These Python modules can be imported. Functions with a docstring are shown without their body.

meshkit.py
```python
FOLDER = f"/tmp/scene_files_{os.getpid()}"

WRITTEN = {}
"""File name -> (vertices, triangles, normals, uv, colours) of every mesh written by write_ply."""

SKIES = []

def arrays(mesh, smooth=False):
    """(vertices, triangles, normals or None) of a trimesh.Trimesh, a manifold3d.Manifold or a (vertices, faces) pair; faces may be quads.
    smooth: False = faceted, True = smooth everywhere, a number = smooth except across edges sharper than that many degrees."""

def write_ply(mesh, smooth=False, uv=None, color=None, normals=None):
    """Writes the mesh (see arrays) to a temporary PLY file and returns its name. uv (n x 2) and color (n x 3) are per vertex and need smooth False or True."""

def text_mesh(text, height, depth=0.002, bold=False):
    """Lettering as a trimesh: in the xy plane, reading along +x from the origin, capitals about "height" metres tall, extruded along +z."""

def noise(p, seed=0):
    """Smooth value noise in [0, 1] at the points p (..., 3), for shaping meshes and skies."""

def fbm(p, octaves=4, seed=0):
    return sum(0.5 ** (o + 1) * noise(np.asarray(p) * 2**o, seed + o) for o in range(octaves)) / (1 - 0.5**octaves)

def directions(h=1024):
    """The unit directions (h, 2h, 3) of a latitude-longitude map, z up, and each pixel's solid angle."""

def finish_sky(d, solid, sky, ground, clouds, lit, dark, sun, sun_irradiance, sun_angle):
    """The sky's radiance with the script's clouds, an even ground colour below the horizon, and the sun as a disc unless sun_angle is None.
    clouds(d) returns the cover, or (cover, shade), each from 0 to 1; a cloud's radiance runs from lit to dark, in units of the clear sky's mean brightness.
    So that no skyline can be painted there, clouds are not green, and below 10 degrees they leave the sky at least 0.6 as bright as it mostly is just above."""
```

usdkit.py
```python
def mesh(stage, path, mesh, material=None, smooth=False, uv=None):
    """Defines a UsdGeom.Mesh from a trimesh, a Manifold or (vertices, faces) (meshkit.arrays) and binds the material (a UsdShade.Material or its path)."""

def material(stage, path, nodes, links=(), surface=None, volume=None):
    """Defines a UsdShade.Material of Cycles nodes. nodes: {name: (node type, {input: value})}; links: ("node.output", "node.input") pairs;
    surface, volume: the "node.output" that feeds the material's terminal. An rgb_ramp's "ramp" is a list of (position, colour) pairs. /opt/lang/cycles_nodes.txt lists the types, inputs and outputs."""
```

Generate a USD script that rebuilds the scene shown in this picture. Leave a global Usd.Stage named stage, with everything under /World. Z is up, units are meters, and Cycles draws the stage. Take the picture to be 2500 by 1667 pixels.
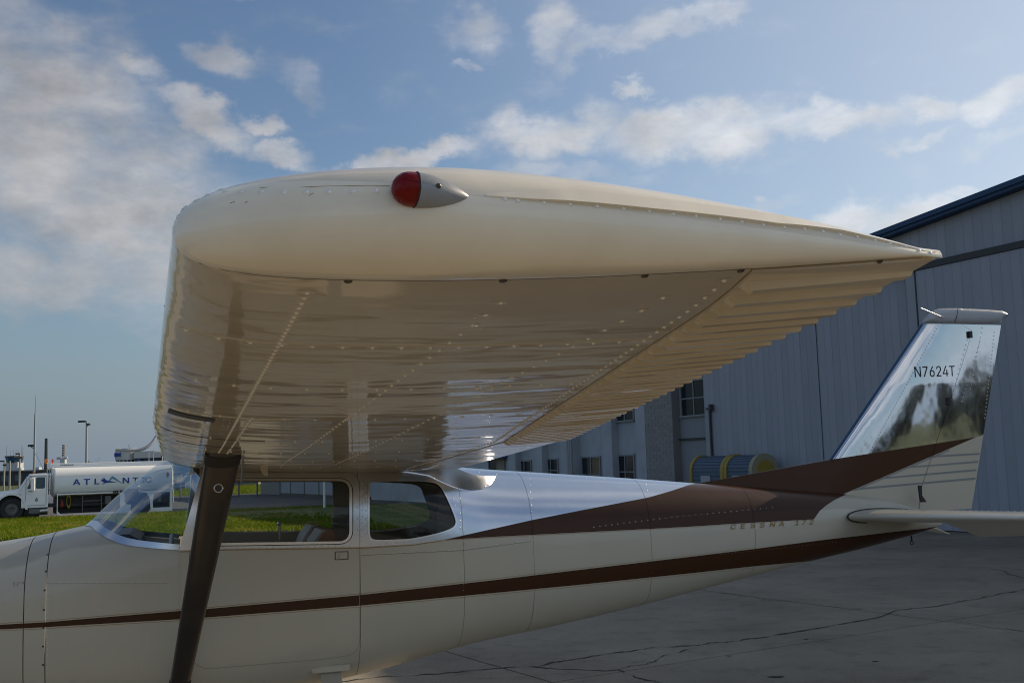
import math, random
import numpy as np, trimesh, shapely, usdkit, meshkit
from shapely.geometry import Polygon, LineString, box as sbox
from scipy.interpolate import PchipInterpolator as Pch
from pxr import Usd, UsdGeom, UsdLux, UsdShade, Sdf, Gf, Vt

stage = Usd.Stage.CreateInMemory()
UsdGeom.SetStageUpAxis(stage, UsdGeom.Tokens.z)
UsdGeom.SetStageMetersPerUnit(stage, 1.0)
W_ = UsdGeom.Xform.Define(stage, '/World'); stage.SetDefaultPrim(W_.GetPrim())
UsdGeom.Scope.Define(stage, '/World/Looks')
HP = math.pi/2
rng = np.random.default_rng(7); random.seed(7)

# ------------------------------------------------------------------ camera
FPX, EYE, PITCH, ROLL = 2615., 1.84, .1123, -.0291
_cp, _sp, _cr, _sr = math.cos(PITCH), math.sin(PITCH), math.cos(ROLL), math.sin(ROLL)
FWD = np.array([0, _cp, _sp]); _R0 = np.array([1., 0, 0]); _U0 = np.array([0, -_sp, _cp])
RGT = _cr*_R0 + _sr*_U0; UPV = -_sr*_R0 + _cr*_U0
CAM = np.array([0, 0, EYE])
cam = UsdGeom.Camera.Define(stage, '/World/camera')
cam.CreateFocalLengthAttr(36*FPX/2500); cam.CreateHorizontalApertureAttr(36.); cam.CreateVerticalApertureAttr(36*682/1024)
cam.CreateClippingRangeAttr(Gf.Vec2f(.05, 5000))
m = np.eye(4); m[0, :3], m[1, :3], m[2, :3], m[3, :3] = RGT, UPV, -FWD, CAM
cam.AddTransformOp().Set(Gf.Matrix4d(*m.ravel().tolist()))
cam.CreateExposureAttr(EXPOSURE := 0.12)

# ------------------------------------------------------------------ sun and sky
SUN_EL, SUN_AZ = math.radians(25.5), math.atan2(.85, .53)
sd = np.array([math.sin(SUN_AZ)*math.cos(SUN_EL), math.cos(SUN_AZ)*math.cos(SUN_EL), math.sin(SUN_EL)])
sun = UsdLux.DistantLight.Define(stage, '/World/sun')
sun.CreateIntensityAttr(1.25); sun.CreateAngleAttr(.5); sun.CreateColorAttr(Gf.Vec3f(1, .83, .61)); sun.CreateNormalizeAttr(True)
z = sd; x = np.cross([0, 0, 1], z); x /= np.linalg.norm(x); y = np.cross(z, x)
m = np.eye(4); m[0, :3], m[1, :3], m[2, :3] = x, y, z
sun.AddTransformOp().Set(Gf.Matrix4d(*m.ravel().tolist()))

def ray(px, py): return FWD + (px-1250)/FPX*RGT - (py-833.5)/FPX*UPV
def azel(px, py):
    d = ray(px, py); d = d/np.linalg.norm(d); return math.atan2(d[0], d[1]), math.asin(d[2])

def build_sky():
    N, L = {}, []
    def n(name, kind, **k): N[name] = (kind, k); return name
    n('tc', 'texture_coordinate'); n('sep', 'separate_xyz'); L.append(('tc.generated', 'sep.vector'))
    n('az', 'math', math_type='arctan2'); L += [('sep.x', 'az.value1'), ('sep.y', 'az.value2')]
    n('el', 'math', math_type='arcsine'); L.append(('sep.z', 'el.value1'))
    n('ae', 'combine_xyz'); L += [('az.value', 'ae.x'), ('el.value', 'ae.y')]
    # warp the angular coordinates so that the cloud outlines are ragged
    n('stretch', 'mapping', scale=(1, 1.35, 1)); L.append(('ae.vector', 'stretch.vector'))
    n('nw', 'noise_texture', scale=11., detail=6., roughness=.62); L.append(('stretch.vector', 'nw.vector'))
    n('nws', 'vector_math', math_type='subtract', vector2=(.5, .5, .5)); L.append(('nw.color', 'nws.vector1'))
    n('nwm', 'vector_math', math_type='scale', scale=.085); L.append(('nws.vector', 'nwm.vector1'))
    n('wae', 'vector_math', math_type='add'); L += [('ae.vector', 'wae.vector1'), ('nwm.vector', 'wae.vector2')]
    prev = None
    # px centre, half sizes in px, tilt (deg, + = rising to the right), weight
    blobs = [(60, 300, 420, 300, -28, .98), (300, 520, 440, 270, -24, .98), (150, 650, 420, 120, -6, .85), (545, 150, 120, 60, -12, .85),
             (640, 300, 80, 30, -18, .98), (490, 290, 150, 50, -18, .95), (350, 180, 120, 50, -25, .8), (680, 375, 120, 36, -14, .85),
             (720, 200, 110, 50, -30, .46), (610, 15, 60, 20, 10, .55),
             (1150, 60, 100, 80, 0, .66), (1130, 160, 50, 20, 0, .6), (1350, 100, 90, 90, 30, .78), (1620, 70, 380, 42, 17, .72), (1450, 120, 200, 40, 18, .5),
             (1540, 222, 42, 26, 0, .92), (1600, 240, 30, 12, 0, .5),
             (1000, 385, 280, 40, 8, 1.0), (1330, 330, 260, 75, 6, .95), (1700, 310, 320, 78, 0, 1.0), (2030, 290, 260, 52, -3, .95), (2270, 250, 90, 45, -20, .95), (2440, 245, 130, 52, 12, .95),
             (2250, 345, 110, 22, 5, .7), (1420, 430, 260, 45, 0, .6), (2080, 530, 130, 40, 0, .95), (2240, 535, 160, 50, 0, .95), (1850, 495, 160, 28, 12, .55), (2450, 350, 160, 30, 5, .5),
             (1830, 478, 30, 16, -20, .75), (2350, 480, 60, 22, 0, .8)]
    for i, (px, py, a, b, t, w) in enumerate(blobs):
        az, el = azel(px, py); t = math.radians(t + 1.6)
        n(f'm{i}', 'mapping', mapping_type='texture', location=(az, el, 0), rotation=(0, 0, t), scale=(a/FPX, b/FPX, 1)); L.append(('wae.vector', f'm{i}.vector'))
        n(f'l{i}', 'vector_math', math_type='length'); L.append((f'm{i}.vector', f'l{i}.vector1'))
        n(f'r{i}', 'map_range', range_type='smoothstep', from_min=.25, from_max=1.35, to_min=w, to_max=0., clamp=True); L.append((f'l{i}.value', f'r{i}.value'))
        if prev is None: prev = f'r{i}.result'
        else:
            n(f'x{i}', 'math', math_type='smoothmax', value3=.12); L += [(prev, f'x{i}.value1'), (f'r{i}.result', f'x{i}.value2')]; prev = f'x{i}.value'
    # the same kind of broken cloud all round, away from the picture
    n('off', 'vector_math', math_type='length'); L.append(('ae.vector', 'off.vector1'))
    n('offr', 'map_range', range_type='smoothstep', from_min=.62, from_max=.9, to_min=0., to_max=1., clamp=True); L.append(('off.value', 'offr.value'))
    n('gm', 'mapping', scale=(2.6, 2.6, 7.)); L.append(('tc.generated', 'gm.vector'))
    n('gn', 'noise_texture', scale=1., detail=3., roughness=.55); L.append(('gm.vector', 'gn.vector'))
    n('gr', 'map_range', range_type='smoothstep', from_min=.42, from_max=.66, to_min=0., to_max=.9, clamp=True); L.append(('gn.fac', 'gr.value'))
    n('g', 'math', math_type='multiply'); L += [('offr.result', 'g.value1'), ('gr.result', 'g.value2')]
    n('all', 'math', math_type='maximum'); L += [(prev, 'all.value1'), ('g.value', 'all.value2')]
    # fine billows decide what is opaque
    n('fm', 'mapping', scale=(1, 1.9, 1)); L.append(('ae.vector', 'fm.vector'))
    n('fn', 'noise_texture', scale=15., detail=8., roughness=.57, distortion=.25); L.append(('fm.vector', 'fn.vector'))
    n('fs', 'math', math_type='multiply_add', value2=1.35, value3=-.72); L.append(('fn.fac', 'fs.value1'))
    n('cov0', 'math', math_type='add'); L += [('all.value', 'cov0.value1'), ('fs.value', 'cov0.value2')]
    n('cov', 'map_range', range_type='smoothstep', from_min=.04, from_max=1.22, to_min=0., to_max=.88, clamp=True); L.append(('cov0.value', 'cov.result'.replace('result', 'value')))
    # brightness inside the cloud: grey cores, lighter rims
    n('sn', 'noise_texture', scale=13., detail=6., roughness=.6); L.append(('fm.vector', 'sn.vector'))
    n('shade', 'map_range', from_min=.3, from_max=.72, to_min=CLOUD_LO, to_max=CLOUD_HI, clamp=True); L.append(('sn.fac', 'shade.value'))
    n('sky', 'sky_texture', sky_type='single_scattering', sun_disc=False, sun_elevation=SUN_EL, sun_rotation=SUN_AZ, altitude=0., air_density=1.1, aerosol_density=1.0, ozone_density=2.2)
    n('side', 'map_range', range_type='smoothstep', from_min=-.55, from_max=.5, to_min=.84, to_max=1.5, clamp=True); L.append(('az.value', 'side.value'))
    n('sh2', 'math', math_type='multiply'); L += [('shade.result', 'sh2.value1'), ('side.result', 'sh2.value2')]
    n('cc', 'vector_math', math_type='scale', vector1=(.97, .96, .97)); L.append(('sh2.value', 'cc.scale'))
    n('mx', 'mix_color'); L += [('tone.vector', 'mx.a'), ('cc.vector', 'mx.b'), ('cov.result', 'mx.fac')]
    N['mx'] = ('mix_color', {'use_clamp': False}); n('tone', 'vector_math', math_type='multiply', vector2=(.98, 1.04, 1.12)); L.append(('sky.color', 'tone.vector1'))
    n('sdot', 'vector_math', math_type='dot_product', vector2=tuple(float(v) for v in sd)); L.append(('tc.generated', 'sdot.vector1'))
    n('veil', 'map_range', range_type='smoothstep', from_min=.45, from_max=1.02, to_min=0., to_max=.5, clamp=True); L.append(('sdot.value', 'veil.value'))
    N['vx'] = ('mix_color', {'use_clamp': False, 'b': VEIL}); L += [('mx.result', 'vx.a'), ('veil.result', 'vx.fac')]
    n('hz', 'map_range', range_type='smoothstep', from_min=-.02, from_max=.20, to_min=.86, to_max=0., clamp=True); L.append(('el.value', 'hz.value'))
    n('hc', 'vector_math', math_type='scale', vector1=HAZE_COL); L.append(('side.result', 'hc.scale'))
    N['hx'] = ('mix_color', {'use_clamp': False}); L += [('vx.result', 'hx.a'), ('hc.vector', 'hx.b'), ('hz.result', 'hx.fac')]
    n('bg', 'background_shader', strength=SKY_STRENGTH); L.append(('hx.result', 'bg.color'))
    return usdkit.material(stage, '/World/Looks/sky', N, L, surface='bg.background')
SKY_STRENGTH = .078; CLOUD_LO, CLOUD_HI = 4.6, 8.2; HAZE_COL = (2.7, 3.55, 4.75); VEIL = (7.6, 8.5, 9.4)
dome = UsdLux.DomeLight.Define(stage, '/World/sky')
dome.GetPrim().SetCustomDataByKey('kind', 'structure')
UsdShade.MaterialBindingAPI.Apply(dome.GetPrim()).Bind(build_sky())

# ------------------------------------------------------------------ helpers
_used = {}
def path_for(name, parent):
    base = parent.GetPath().pathString if parent is not None else '/World'
    k = (base, name); c = _used.get(k, 0); _used[k] = c+1
    return f'{base}/{name}' + (f'_{c:03d}' if c else '')
def tag(p, label=None, cat=None, group=None, kind=None):
    for k, v in (('label', label), ('category', cat), ('group', group), ('kind', kind)):
        if v: p.SetCustomDataByKey(k, v)
    return p
def thing(name, label, cat, loc=(0, 0, 0), rotz=0., group=None, kind=None):
    x = UsdGeom.Xform.Define(stage, path_for(name, None)); x.AddTranslateOp().Set(Gf.Vec3d(*map(float, loc))); x.AddRotateZOp().Set(math.degrees(rotz))
    return tag(x.GetPrim(), label, cat, group, kind)
def obj(name, mesh, mat, parent=None, smooth=False, normals=None, label=None, kind=None):
    p = path_for(name, parent)
    g = usdkit.mesh(stage, p, mesh, mat, smooth=smooth)
    if normals is not None:
        g.CreateNormalsAttr(Vt.Vec3fArray.FromNumpy(np.asarray(normals, np.float32))); g.SetNormalsInterpolation('vertex')
    return tag(g.GetPrim(), label, kind=kind)
cat_ = trimesh.util.concatenate
def bx(x0, x1, y0, y1, z0, z1):
    b = trimesh.creation.box(extents=(x1-x0, y1-y0, z1-z0)); b.apply_translation(((x0+x1)/2, (y0+y1)/2, (z0+z1)/2)); return b
def bev(x0, x1, y0, y1, z0, z1, r=.02):
    pts = [(a, b, c) for a in (x0, x1) for b in (y0, y1) for c in (z0, z1)]
    cx, cy, cz = (x0+x1)/2, (y0+y1)/2, (z0+z1)/2
    P = []
    for a, b, c in pts:
        sx, sy, sz = np.sign(a-cx), np.sign(b-cy), np.sign(c-cz)
        P += [(a-sx*r, b-sy*r, c), (a-sx*r, b, c-sz*r), (a, b-sy*r, c-sz*r)]
    return trimesh.convex.convex_hull(np.array(P))
def cyl(p, q, r, r2=None, n=10):
    p, q = np.asarray(p, float), np.asarray(q, float); d = q-p; L = np.linalg.norm(d); d = d/L
    a = np.cross(d, [0, 0, 1.] if abs(d[2]) < .9 else [1., 0, 0]); a /= np.linalg.norm(a); b = np.cross(d, a)
    r2 = r if r2 is None else r2; t = np.linspace(0, 2*np.pi, n, endpoint=False); ring = np.outer(np.cos(t), a)+np.outer(np.sin(t), b)
    v = np.vstack([p+ring*r, q+ring*r2, [p], [q]]); f = []
    for i in range(n):
        j = (i+1) % n; f += [[i, n+i, j], [j, n+i, n+j], [2*n, i, j], [2*n+1, n+j, n+i]]
    mm = trimesh.Trimesh(v, f, process=False); return mm
def tube(pts, r, n=8): return cat_([cyl(pts[i], pts[i+1], r, n=n) for i in range(len(pts)-1)] + [trimesh.creation.icosphere(1, r).apply_translation(p) for p in pts[1:-1]])
def extr(poly, d0, d1, axis='y'):
    """polygon in (u, v) extruded along a third axis: y -> (u, d, v); x -> (d, u, v); z -> (u, v, d)"""
    mm = trimesh.creation.extrude_polygon(poly if isinstance(poly, Polygon) else Polygon(poly), d1-d0, engine='earcut'); v = mm.vertices.copy(); v[:, 2] += d0
    if axis == 'y': v = v[:, [0, 2, 1]]; mm.faces = mm.faces[:, ::-1]
    if axis == 'x': v = v[:, [2, 0, 1]]
    mm.vertices = v; return mm
def rrect(x0, x1, y0, y1, r): return sbox(x0+r, y0+r, x1-r, y1-r).buffer(r, quad_segs=6)

# pixel of the photograph (2500 x 1667) -> point, used to read measurements off it
def at(px, py, D): r = ray(px, py); return CAM + r/r[1]*D
def gnd(px, py, zz=0.): r = ray(px, py); return CAM + r*(zz-EYE)/r[2]
AX, AY, PSI = -2.1324, 6.3541, .3034
_c, _s = math.cos(PSI), math.sin(PSI)
def w2p(P): d = np.asarray(P, float)-[AX, AY, 0]; return np.stack([d[..., 0]*_c+d[..., 1]*_s, -d[..., 0]*_s+d[..., 1]*_c, d[..., 2]], -1)
CP = w2p(CAM)
def rp(px, py): d = ray(px, py); return np.array([d[0]*_c+d[1]*_s, -d[0]*_s+d[1]*_c, d[2]])
def onY(px, py, Y): d = rp(px, py); return CP + d*(Y-CP[1])/d[1]

# ------------------------------------------------------------------ materials
def mat(name, col, rough=.5, metal=0., bump=None, var=None, coat=0., spec=.5, extra=None):
    """bump: (scale, distance[, stretch]); var: (scale, amount, colour2)"""
    N = {'p': ('principled_bsdf', {'base_color': col, 'roughness': rough, 'metallic': metal, 'coat_weight': coat, 'coat_roughness': .05, 'specular_ior_level': spec, **(extra or {})})}; L = []
    if bump or var: N['tc'] = ('texture_coordinate', {})
    if var:
        N['vn'] = ('noise_texture', {'scale': var[0], 'detail': 6., 'roughness': .6}); L.append(('tc.object', 'vn.vector'))
        N['vr'] = ('map_range', {'from_min': .35, 'from_max': .7, 'to_min': 0., 'to_max': var[1], 'clamp': True}); L.append(('vn.fac', 'vr.value'))
        N['vm'] = ('mix_color', {'a': col, 'b': var[2]}); L += [('vr.result', 'vm.fac'), ('vm.result', 'p.base_color')]
    if bump:
        sc = bump[2] if len(bump) > 2 else (1, 1, 1)
        N['bm'] = ('mapping', {'scale': sc}); L.append(('tc.object', 'bm.vector'))
        N['bn'] = ('noise_texture', {'scale': bump[0], 'detail': 3., 'roughness': .5}); L.append(('bm.vector', 'bn.vector'))
        N['b'] = ('bump', {'distance': bump[1], 'strength': 1., 'use_object_space': False}); L += [('bn.fac', 'b.height'), ('b.normal', 'p.normal')]
        if coat: L.append(('b.normal', 'p.coat_normal'))
    return usdkit.material(stage, f'/World/Looks/{name}', N, L, surface='p.BSDF')
def glass_mat(name, tint=(.86, .9, .9), refl=1.):
    N = {'t': ('transparent_bsdf', {'color': tint}), 'g': ('glossy_bsdf', {'color': (1, 1, 1), 'roughness': .0}), 'f': ('fresnel', {'IOR': 1.5}), 'k': ('math', {'math_type': 'multiply', 'value2': refl, 'use_clamp': True}), 'm': ('mix_closure', {})}
    return usdkit.material(stage, f'/World/Looks/{name}', N, [('f.fac', 'k.value1'), ('k.value', 'm.fac'), ('t.BSDF', 'm.closure1'), ('g.BSDF', 'm.closure2')], surface='m.closure')
M = {}
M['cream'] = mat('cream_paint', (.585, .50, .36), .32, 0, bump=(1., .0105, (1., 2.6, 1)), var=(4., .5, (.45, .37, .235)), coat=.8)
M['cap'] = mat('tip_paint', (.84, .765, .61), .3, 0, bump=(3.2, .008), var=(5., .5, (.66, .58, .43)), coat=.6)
M['white'] = mat('shaded_white_paint', (.47, .435, .345), .3, 0, bump=(3., .003), var=(4., .25, (.40, .365, .28)), coat=.3)  # wing and body share the tip paint; darker tones carry their shade
M['brown'] = mat('brown_paint', (.046, .0175, .0065), .28, 0, bump=(3., .003), var=(6., .2, (.058, .022, .009)), coat=.0, spec=.25)
M['gold'] = mat('gold_line', (.32, .17, .05), .35)
M['goldtext'] = mat('gold_lettering', (.24, .15, .025), .4)
M['pin'] = mat('grey_pinstripe', (.21, .22, .22), .4)
M['alu'] = mat('bare_aluminium', (.63, .665, .72), .20, 1., bump=(2.5, .0022, (1, 1, 1.6)), var=(9., .25, (.55, .58, .63)))
M['alufin'] = mat('polished_aluminium', (.74, .755, .78), .07, 1., bump=(2.6, .0045, (1, 1, .7)), var=(12., .2, (.58, .60, .62)))
M['trim'] = mat('bright_trim', (.75, .76, .78), .22, 1.)
M['fillet'] = mat('fillet_metal', (.72, .73, .75), .36, 1., bump=(3., .002))
M['rivet'] = mat('rivet_head', (.85, .82, .74), .18, .35)  # paler than the skin paint, so highlights are put into the colour
M['rivmetal'] = mat('rivet_metal', (.62, .63, .66), .28, 1.)
M['darkrivet'] = mat('dark_screw', (.10, .09, .08), .3, .9)
M['seam'] = mat('dark_seam', (.035, .03, .025), .7)
M['seamlight'] = mat('worn_edge', (.62, .58, .48), .4)
M['strut'] = mat('strut_metal', (.082, .076, .070), .26, .75, bump=(6., .002, (1, 1, .2)), var=(4., .6, (.13, .105, .085)))
M['greyplastic'] = mat('grey_plastic', (.34, .36, .385), .42, 0, bump=(40., .0006), var=(14., .3, (.40, .41, .43)))
M['housing'] = mat('silver_housing', (.25, .26, .275), .36, .25, bump=(60., .0005), var=(30., .3, (.31, .32, .33)))
M['rubber'] = mat('black_rubber', (.015, .015, .016), .6)
M['interior'] = mat('cabin_lining', (.20, .18, .135), .8)
M['dark'] = mat('dark_interior', (.02, .019, .018), .7)
M['dash'] = mat('black_dash', (.018, .022, .03), .5)
M['seatw'] = mat('pale_seat', (.5, .48, .46), .6, bump=(30., .002)); M['seatb'] = mat('brown_seat', (.2, .065, .028), .55, bump=(30., .002))
M['glass'] = glass_mat('clear_glass', (.88, .9, .88), .8)
M['wglass'] = glass_mat('windshield_glass', (.84, .88, .88), .42)
M['lens'] = mat('red_lens', (.26, .002, .0015), .05, 0, bump=(200., .0012), spec=.35, extra={'transmission_weight': .35, 'ior': 1.4})
M['lampglow'] = mat('lamp_bulb', (.8, .3, .2), .1, 1.)
M['bluegrey'] = mat('dark_blue_grey', (.02, .055, .11), .35)
M['tyre'] = mat('tyre_rubber', (.02, .02, .02), .8, bump=(60., .002))
M['grassblade'] = usdkit.material(stage, '/World/Looks/grassblade', {'g': ('geometry', {}), 'n': ('noise_texture', {'scale': .55, 'detail': 7., 'roughness': .65}), 'r': ('rgb_ramp', {'ramp': [(.3, (.085, .14, .012)), (.5, (.14, .195, .016)), (.7, (.30, .25, .07))]}), 'd': ('diffuse_bsdf', {}), 't': ('translucent_bsdf', {}), 'm': ('mix_closure', {'fac': .6})},
    [('g.position', 'n.vector'), ('n.fac', 'r.fac'), ('r.color', 'd.color'), ('r.color', 't.color'), ('d.BSDF', 'm.closure1'), ('t.BSDF', 'm.closure2')], surface='m.closure')
def tint(name, col, rough=.6, **k): M[name] = mat(name, col, rough, **k)
# ================================================================== setting
tint('concrete0', (.30, .285, .25), .8); 
def concrete(name, a, b, c):
    N = {'g': ('geometry', {}), 'n1': ('noise_texture', {'scale': .55, 'detail': 7., 'roughness': .62}), 'n2': ('noise_texture', {'scale': 38., 'detail': 5., 'roughness': .7}), 'n3': ('noise_texture', {'scale': 3.2, 'detail': 6., 'roughness': .65}),
         'r': ('rgb_ramp', {'ramp': [(.30, a), (.5, b), (.72, c)]}), 'm': ('mix_color', {'blend_type': 'multiply', 'fac': .55}), 'r2': ('rgb_ramp', {'ramp': [(.30, (.62, .62, .62)), (.55, (1, 1, 1)), (.8, (1.12, 1.1, 1.06))]}), 'm2': ('mix_color', {'blend_type': 'multiply', 'fac': .5}), 'r3': ('rgb_ramp', {'ramp': [(.33, (.55, .54, .52)), (.48, (1, 1, 1))]}),
         'b': ('bump', {'distance': .004, 'strength': .7}), 'p': ('principled_bsdf', {'roughness': .85, 'specular_ior_level': .3})}
    L = [('g.position', 'n1.vector'), ('g.position', 'n2.vector'), ('g.position', 'n3.vector'), ('n1.fac', 'r.fac'), ('n2.fac', 'r2.fac'), ('r.color', 'm.a'), ('r2.color', 'm.b'), ('n3.fac', 'r3.fac'), ('m.result', 'm2.a'), ('r3.color', 'm2.b'), ('m2.result', 'p.base_color'), ('n2.fac', 'b.height'), ('b.normal', 'p.normal')]
    M[name] = usdkit.material(stage, f'/World/Looks/{name}', N, L, surface='p.BSDF')
concrete('concrete', (.195, .168, .125), (.26, .226, .17), (.325, .284, .215)); concrete('asphalt', (.085, .087, .09), (.11, .112, .115), (.14, .14, .14)); concrete('jointfill', (.03, .03, .03), (.05, .05, .045), (.07, .065, .06))
concrete('soil', (.05, .055, .02), (.06, .08, .02), (.085, .09, .03))
tint('tree', (.022, .035, .014), .7, var=(8., .8, (.04, .055, .02)))
def sheet(poly, z, mat, name, parent=None, kind='structure', th=None):
    v, f = trimesh.creation.triangulate_polygon(poly if isinstance(poly, Polygon) else Polygon(poly), engine='earcut'); v3 = np.c_[v, np.full(len(v), z)]
    t = v3[f]; f = np.where(np.cross(t[:, 1]-t[:, 0], t[:, 2]-t[:, 0])[:, 2:3] < 0, f[:, ::-1], f)
    return obj(name, (v3, f), mat, parent, kind=kind)
sheet(sbox(-1500, -1500, 1500, 2500), -.02, M['soil'], 'ground')
WD = np.array([-.4589, .8885]); WN = np.array([-.8885, -.4589]); K = .8
_r = ray(1690, 1117); W0 = (CAM+_r/_r[1]*42*K)[:2]
def wall(px, py, off=0.):
    r = ray(px, py); t = ((W0+WN*off-CAM[:2])@WN)/(r[:2]@WN); P = CAM+t*r; return float((P[:2]-W0)@WD), float(P[2])
# apron of concrete slabs; the one open joint of the photograph fixes the slab grid
j0, j1 = gnd(1716, 1440)[:2], gnd(2490, 1540)[:2]; e1 = (j1-j0)/np.linalg.norm(j1-j0); e2 = np.array([-e1[1], e1[0]])
apron = thing('apron', None, None, kind='structure')
obj('joint_bed', trimesh.Trimesh([(-70, -60, -.012), (40, -60, -.012), (40, 31.4, -.012), (-70, 31.4, -.012)], [[0, 1, 2], [0, 2, 3]], process=False), M['jointfill'], apron)
jf = gnd(2072, 1358)[:2]; wid = abs((jf-j0)@e2)
apz = Polygon([(-70, -60), (40, -60), (40, 31.4), (-70, 31.4)])
near = []
for i in range(-26, 27):
    for j in range(-9, 9):
        o = j0+e2*(i*wid)+e1*(j*9.4-5.5); q = Polygon([tuple(o+e1*a+e2*b) for a, b in ((.006, .006), (9.394, .006), (9.394, wid-.006), (.006, wid-.006))]).intersection(apz)
        if q.is_empty or q.geom_type != 'Polygon': continue
        d = math.hypot(q.centroid.x-1, q.centroid.y-9)
        if d < 21:
            mm = extr(q.buffer(-.006), -.06, 0., 'z'); obj('slab', mm, M['concrete'], apron)
        else: near.append(extr(q, -.06, 0., 'z'))
obj('far_slab', cat_(near), M['concrete'], apron, kind='stuff')
def crack(pxs, w, name='crack'):
    P = np.array([gnd(*p)[:2] for p in pxs]); d = np.r_[0, np.cumsum(np.linalg.norm(np.diff(P, axis=0), axis=1))]; t = np.arange(0, d[-1], .025); Q = np.stack([np.interp(t, d, P[:, i]) for i in (0, 1)], 1); n = len(Q)
    rr = np.random.default_rng(len(pxs)*31+int(pxs[0][0])); wob = np.cumsum(rr.normal(0, .012, n)); wob -= np.linspace(wob[0], wob[-1], n); wob = np.clip(wob, -.12, .12); wd = w*np.clip(.7+np.convolve(rr.normal(0, 1.1, n), np.ones(7)/7, 'same'), .12, 2.4)
    T = np.gradient(Q, axis=0); T /= np.linalg.norm(T, axis=1, keepdims=True); Nn = np.stack([-T[:, 1], T[:, 0]], 1); a, b = Q+Nn*(wob+wd)[:, None], Q+Nn*(wob-wd)[:, None]; i = np.arange(n-1)
    V = np.r_[np.c_[a, np.full(n, .004)], np.c_[b, np.full(n, .004)]]; F = np.r_[np.c_[i, n+i, n+i+1], np.c_[i, n+i+1, i+1]]
    obj(name, trimesh.Trimesh(V, F, process=False), M['jointfill'], apron)
crack([(780, 1672), (900, 1655), (1036, 1645), (1172, 1633), (1294, 1623), (1376, 1606), (1478, 1592), (1580, 1579), (1682, 1574), (1784, 1562), (1886, 1545), (1988, 1528), (2124, 1504), (2165, 1487), (2260, 1478), (2362, 1462), (2500, 1433), (2600, 1410)], .014)
crack([(1294, 1625), (1376, 1631), (1519, 1631), (1580, 1654), (1650, 1672)], .011); crack([(1519, 1631), (1614, 1603), (1716, 1576)], .009); crack([(2420, 1388), (2470, 1402), (2500, 1410), (2560, 1412)], .010); crack([(1716, 1440), (1900, 1463), (2150, 1495), (2330, 1518), (2500, 1541)], .006)
for p, r in (((1895, 1652), .045), ((1780, 1601), .018), ((1968, 1560), .02), ((2138, 1614), .022)):
    c0 = gnd(*p); obj('tar_spot', trimesh.Trimesh(np.array([(c0[0]+r*(1+.4*math.sin(3*t))*math.cos(t)*1.4, c0[1]+r*.8*math.sin(t), .0045) for t in np.linspace(0, 6.28, 12, endpoint=False)]+[(c0[0], c0[1], .0045)]), [[i, (i+1) % 12, 12] for i in range(12)], process=False), M['jointfill'], apron)
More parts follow.
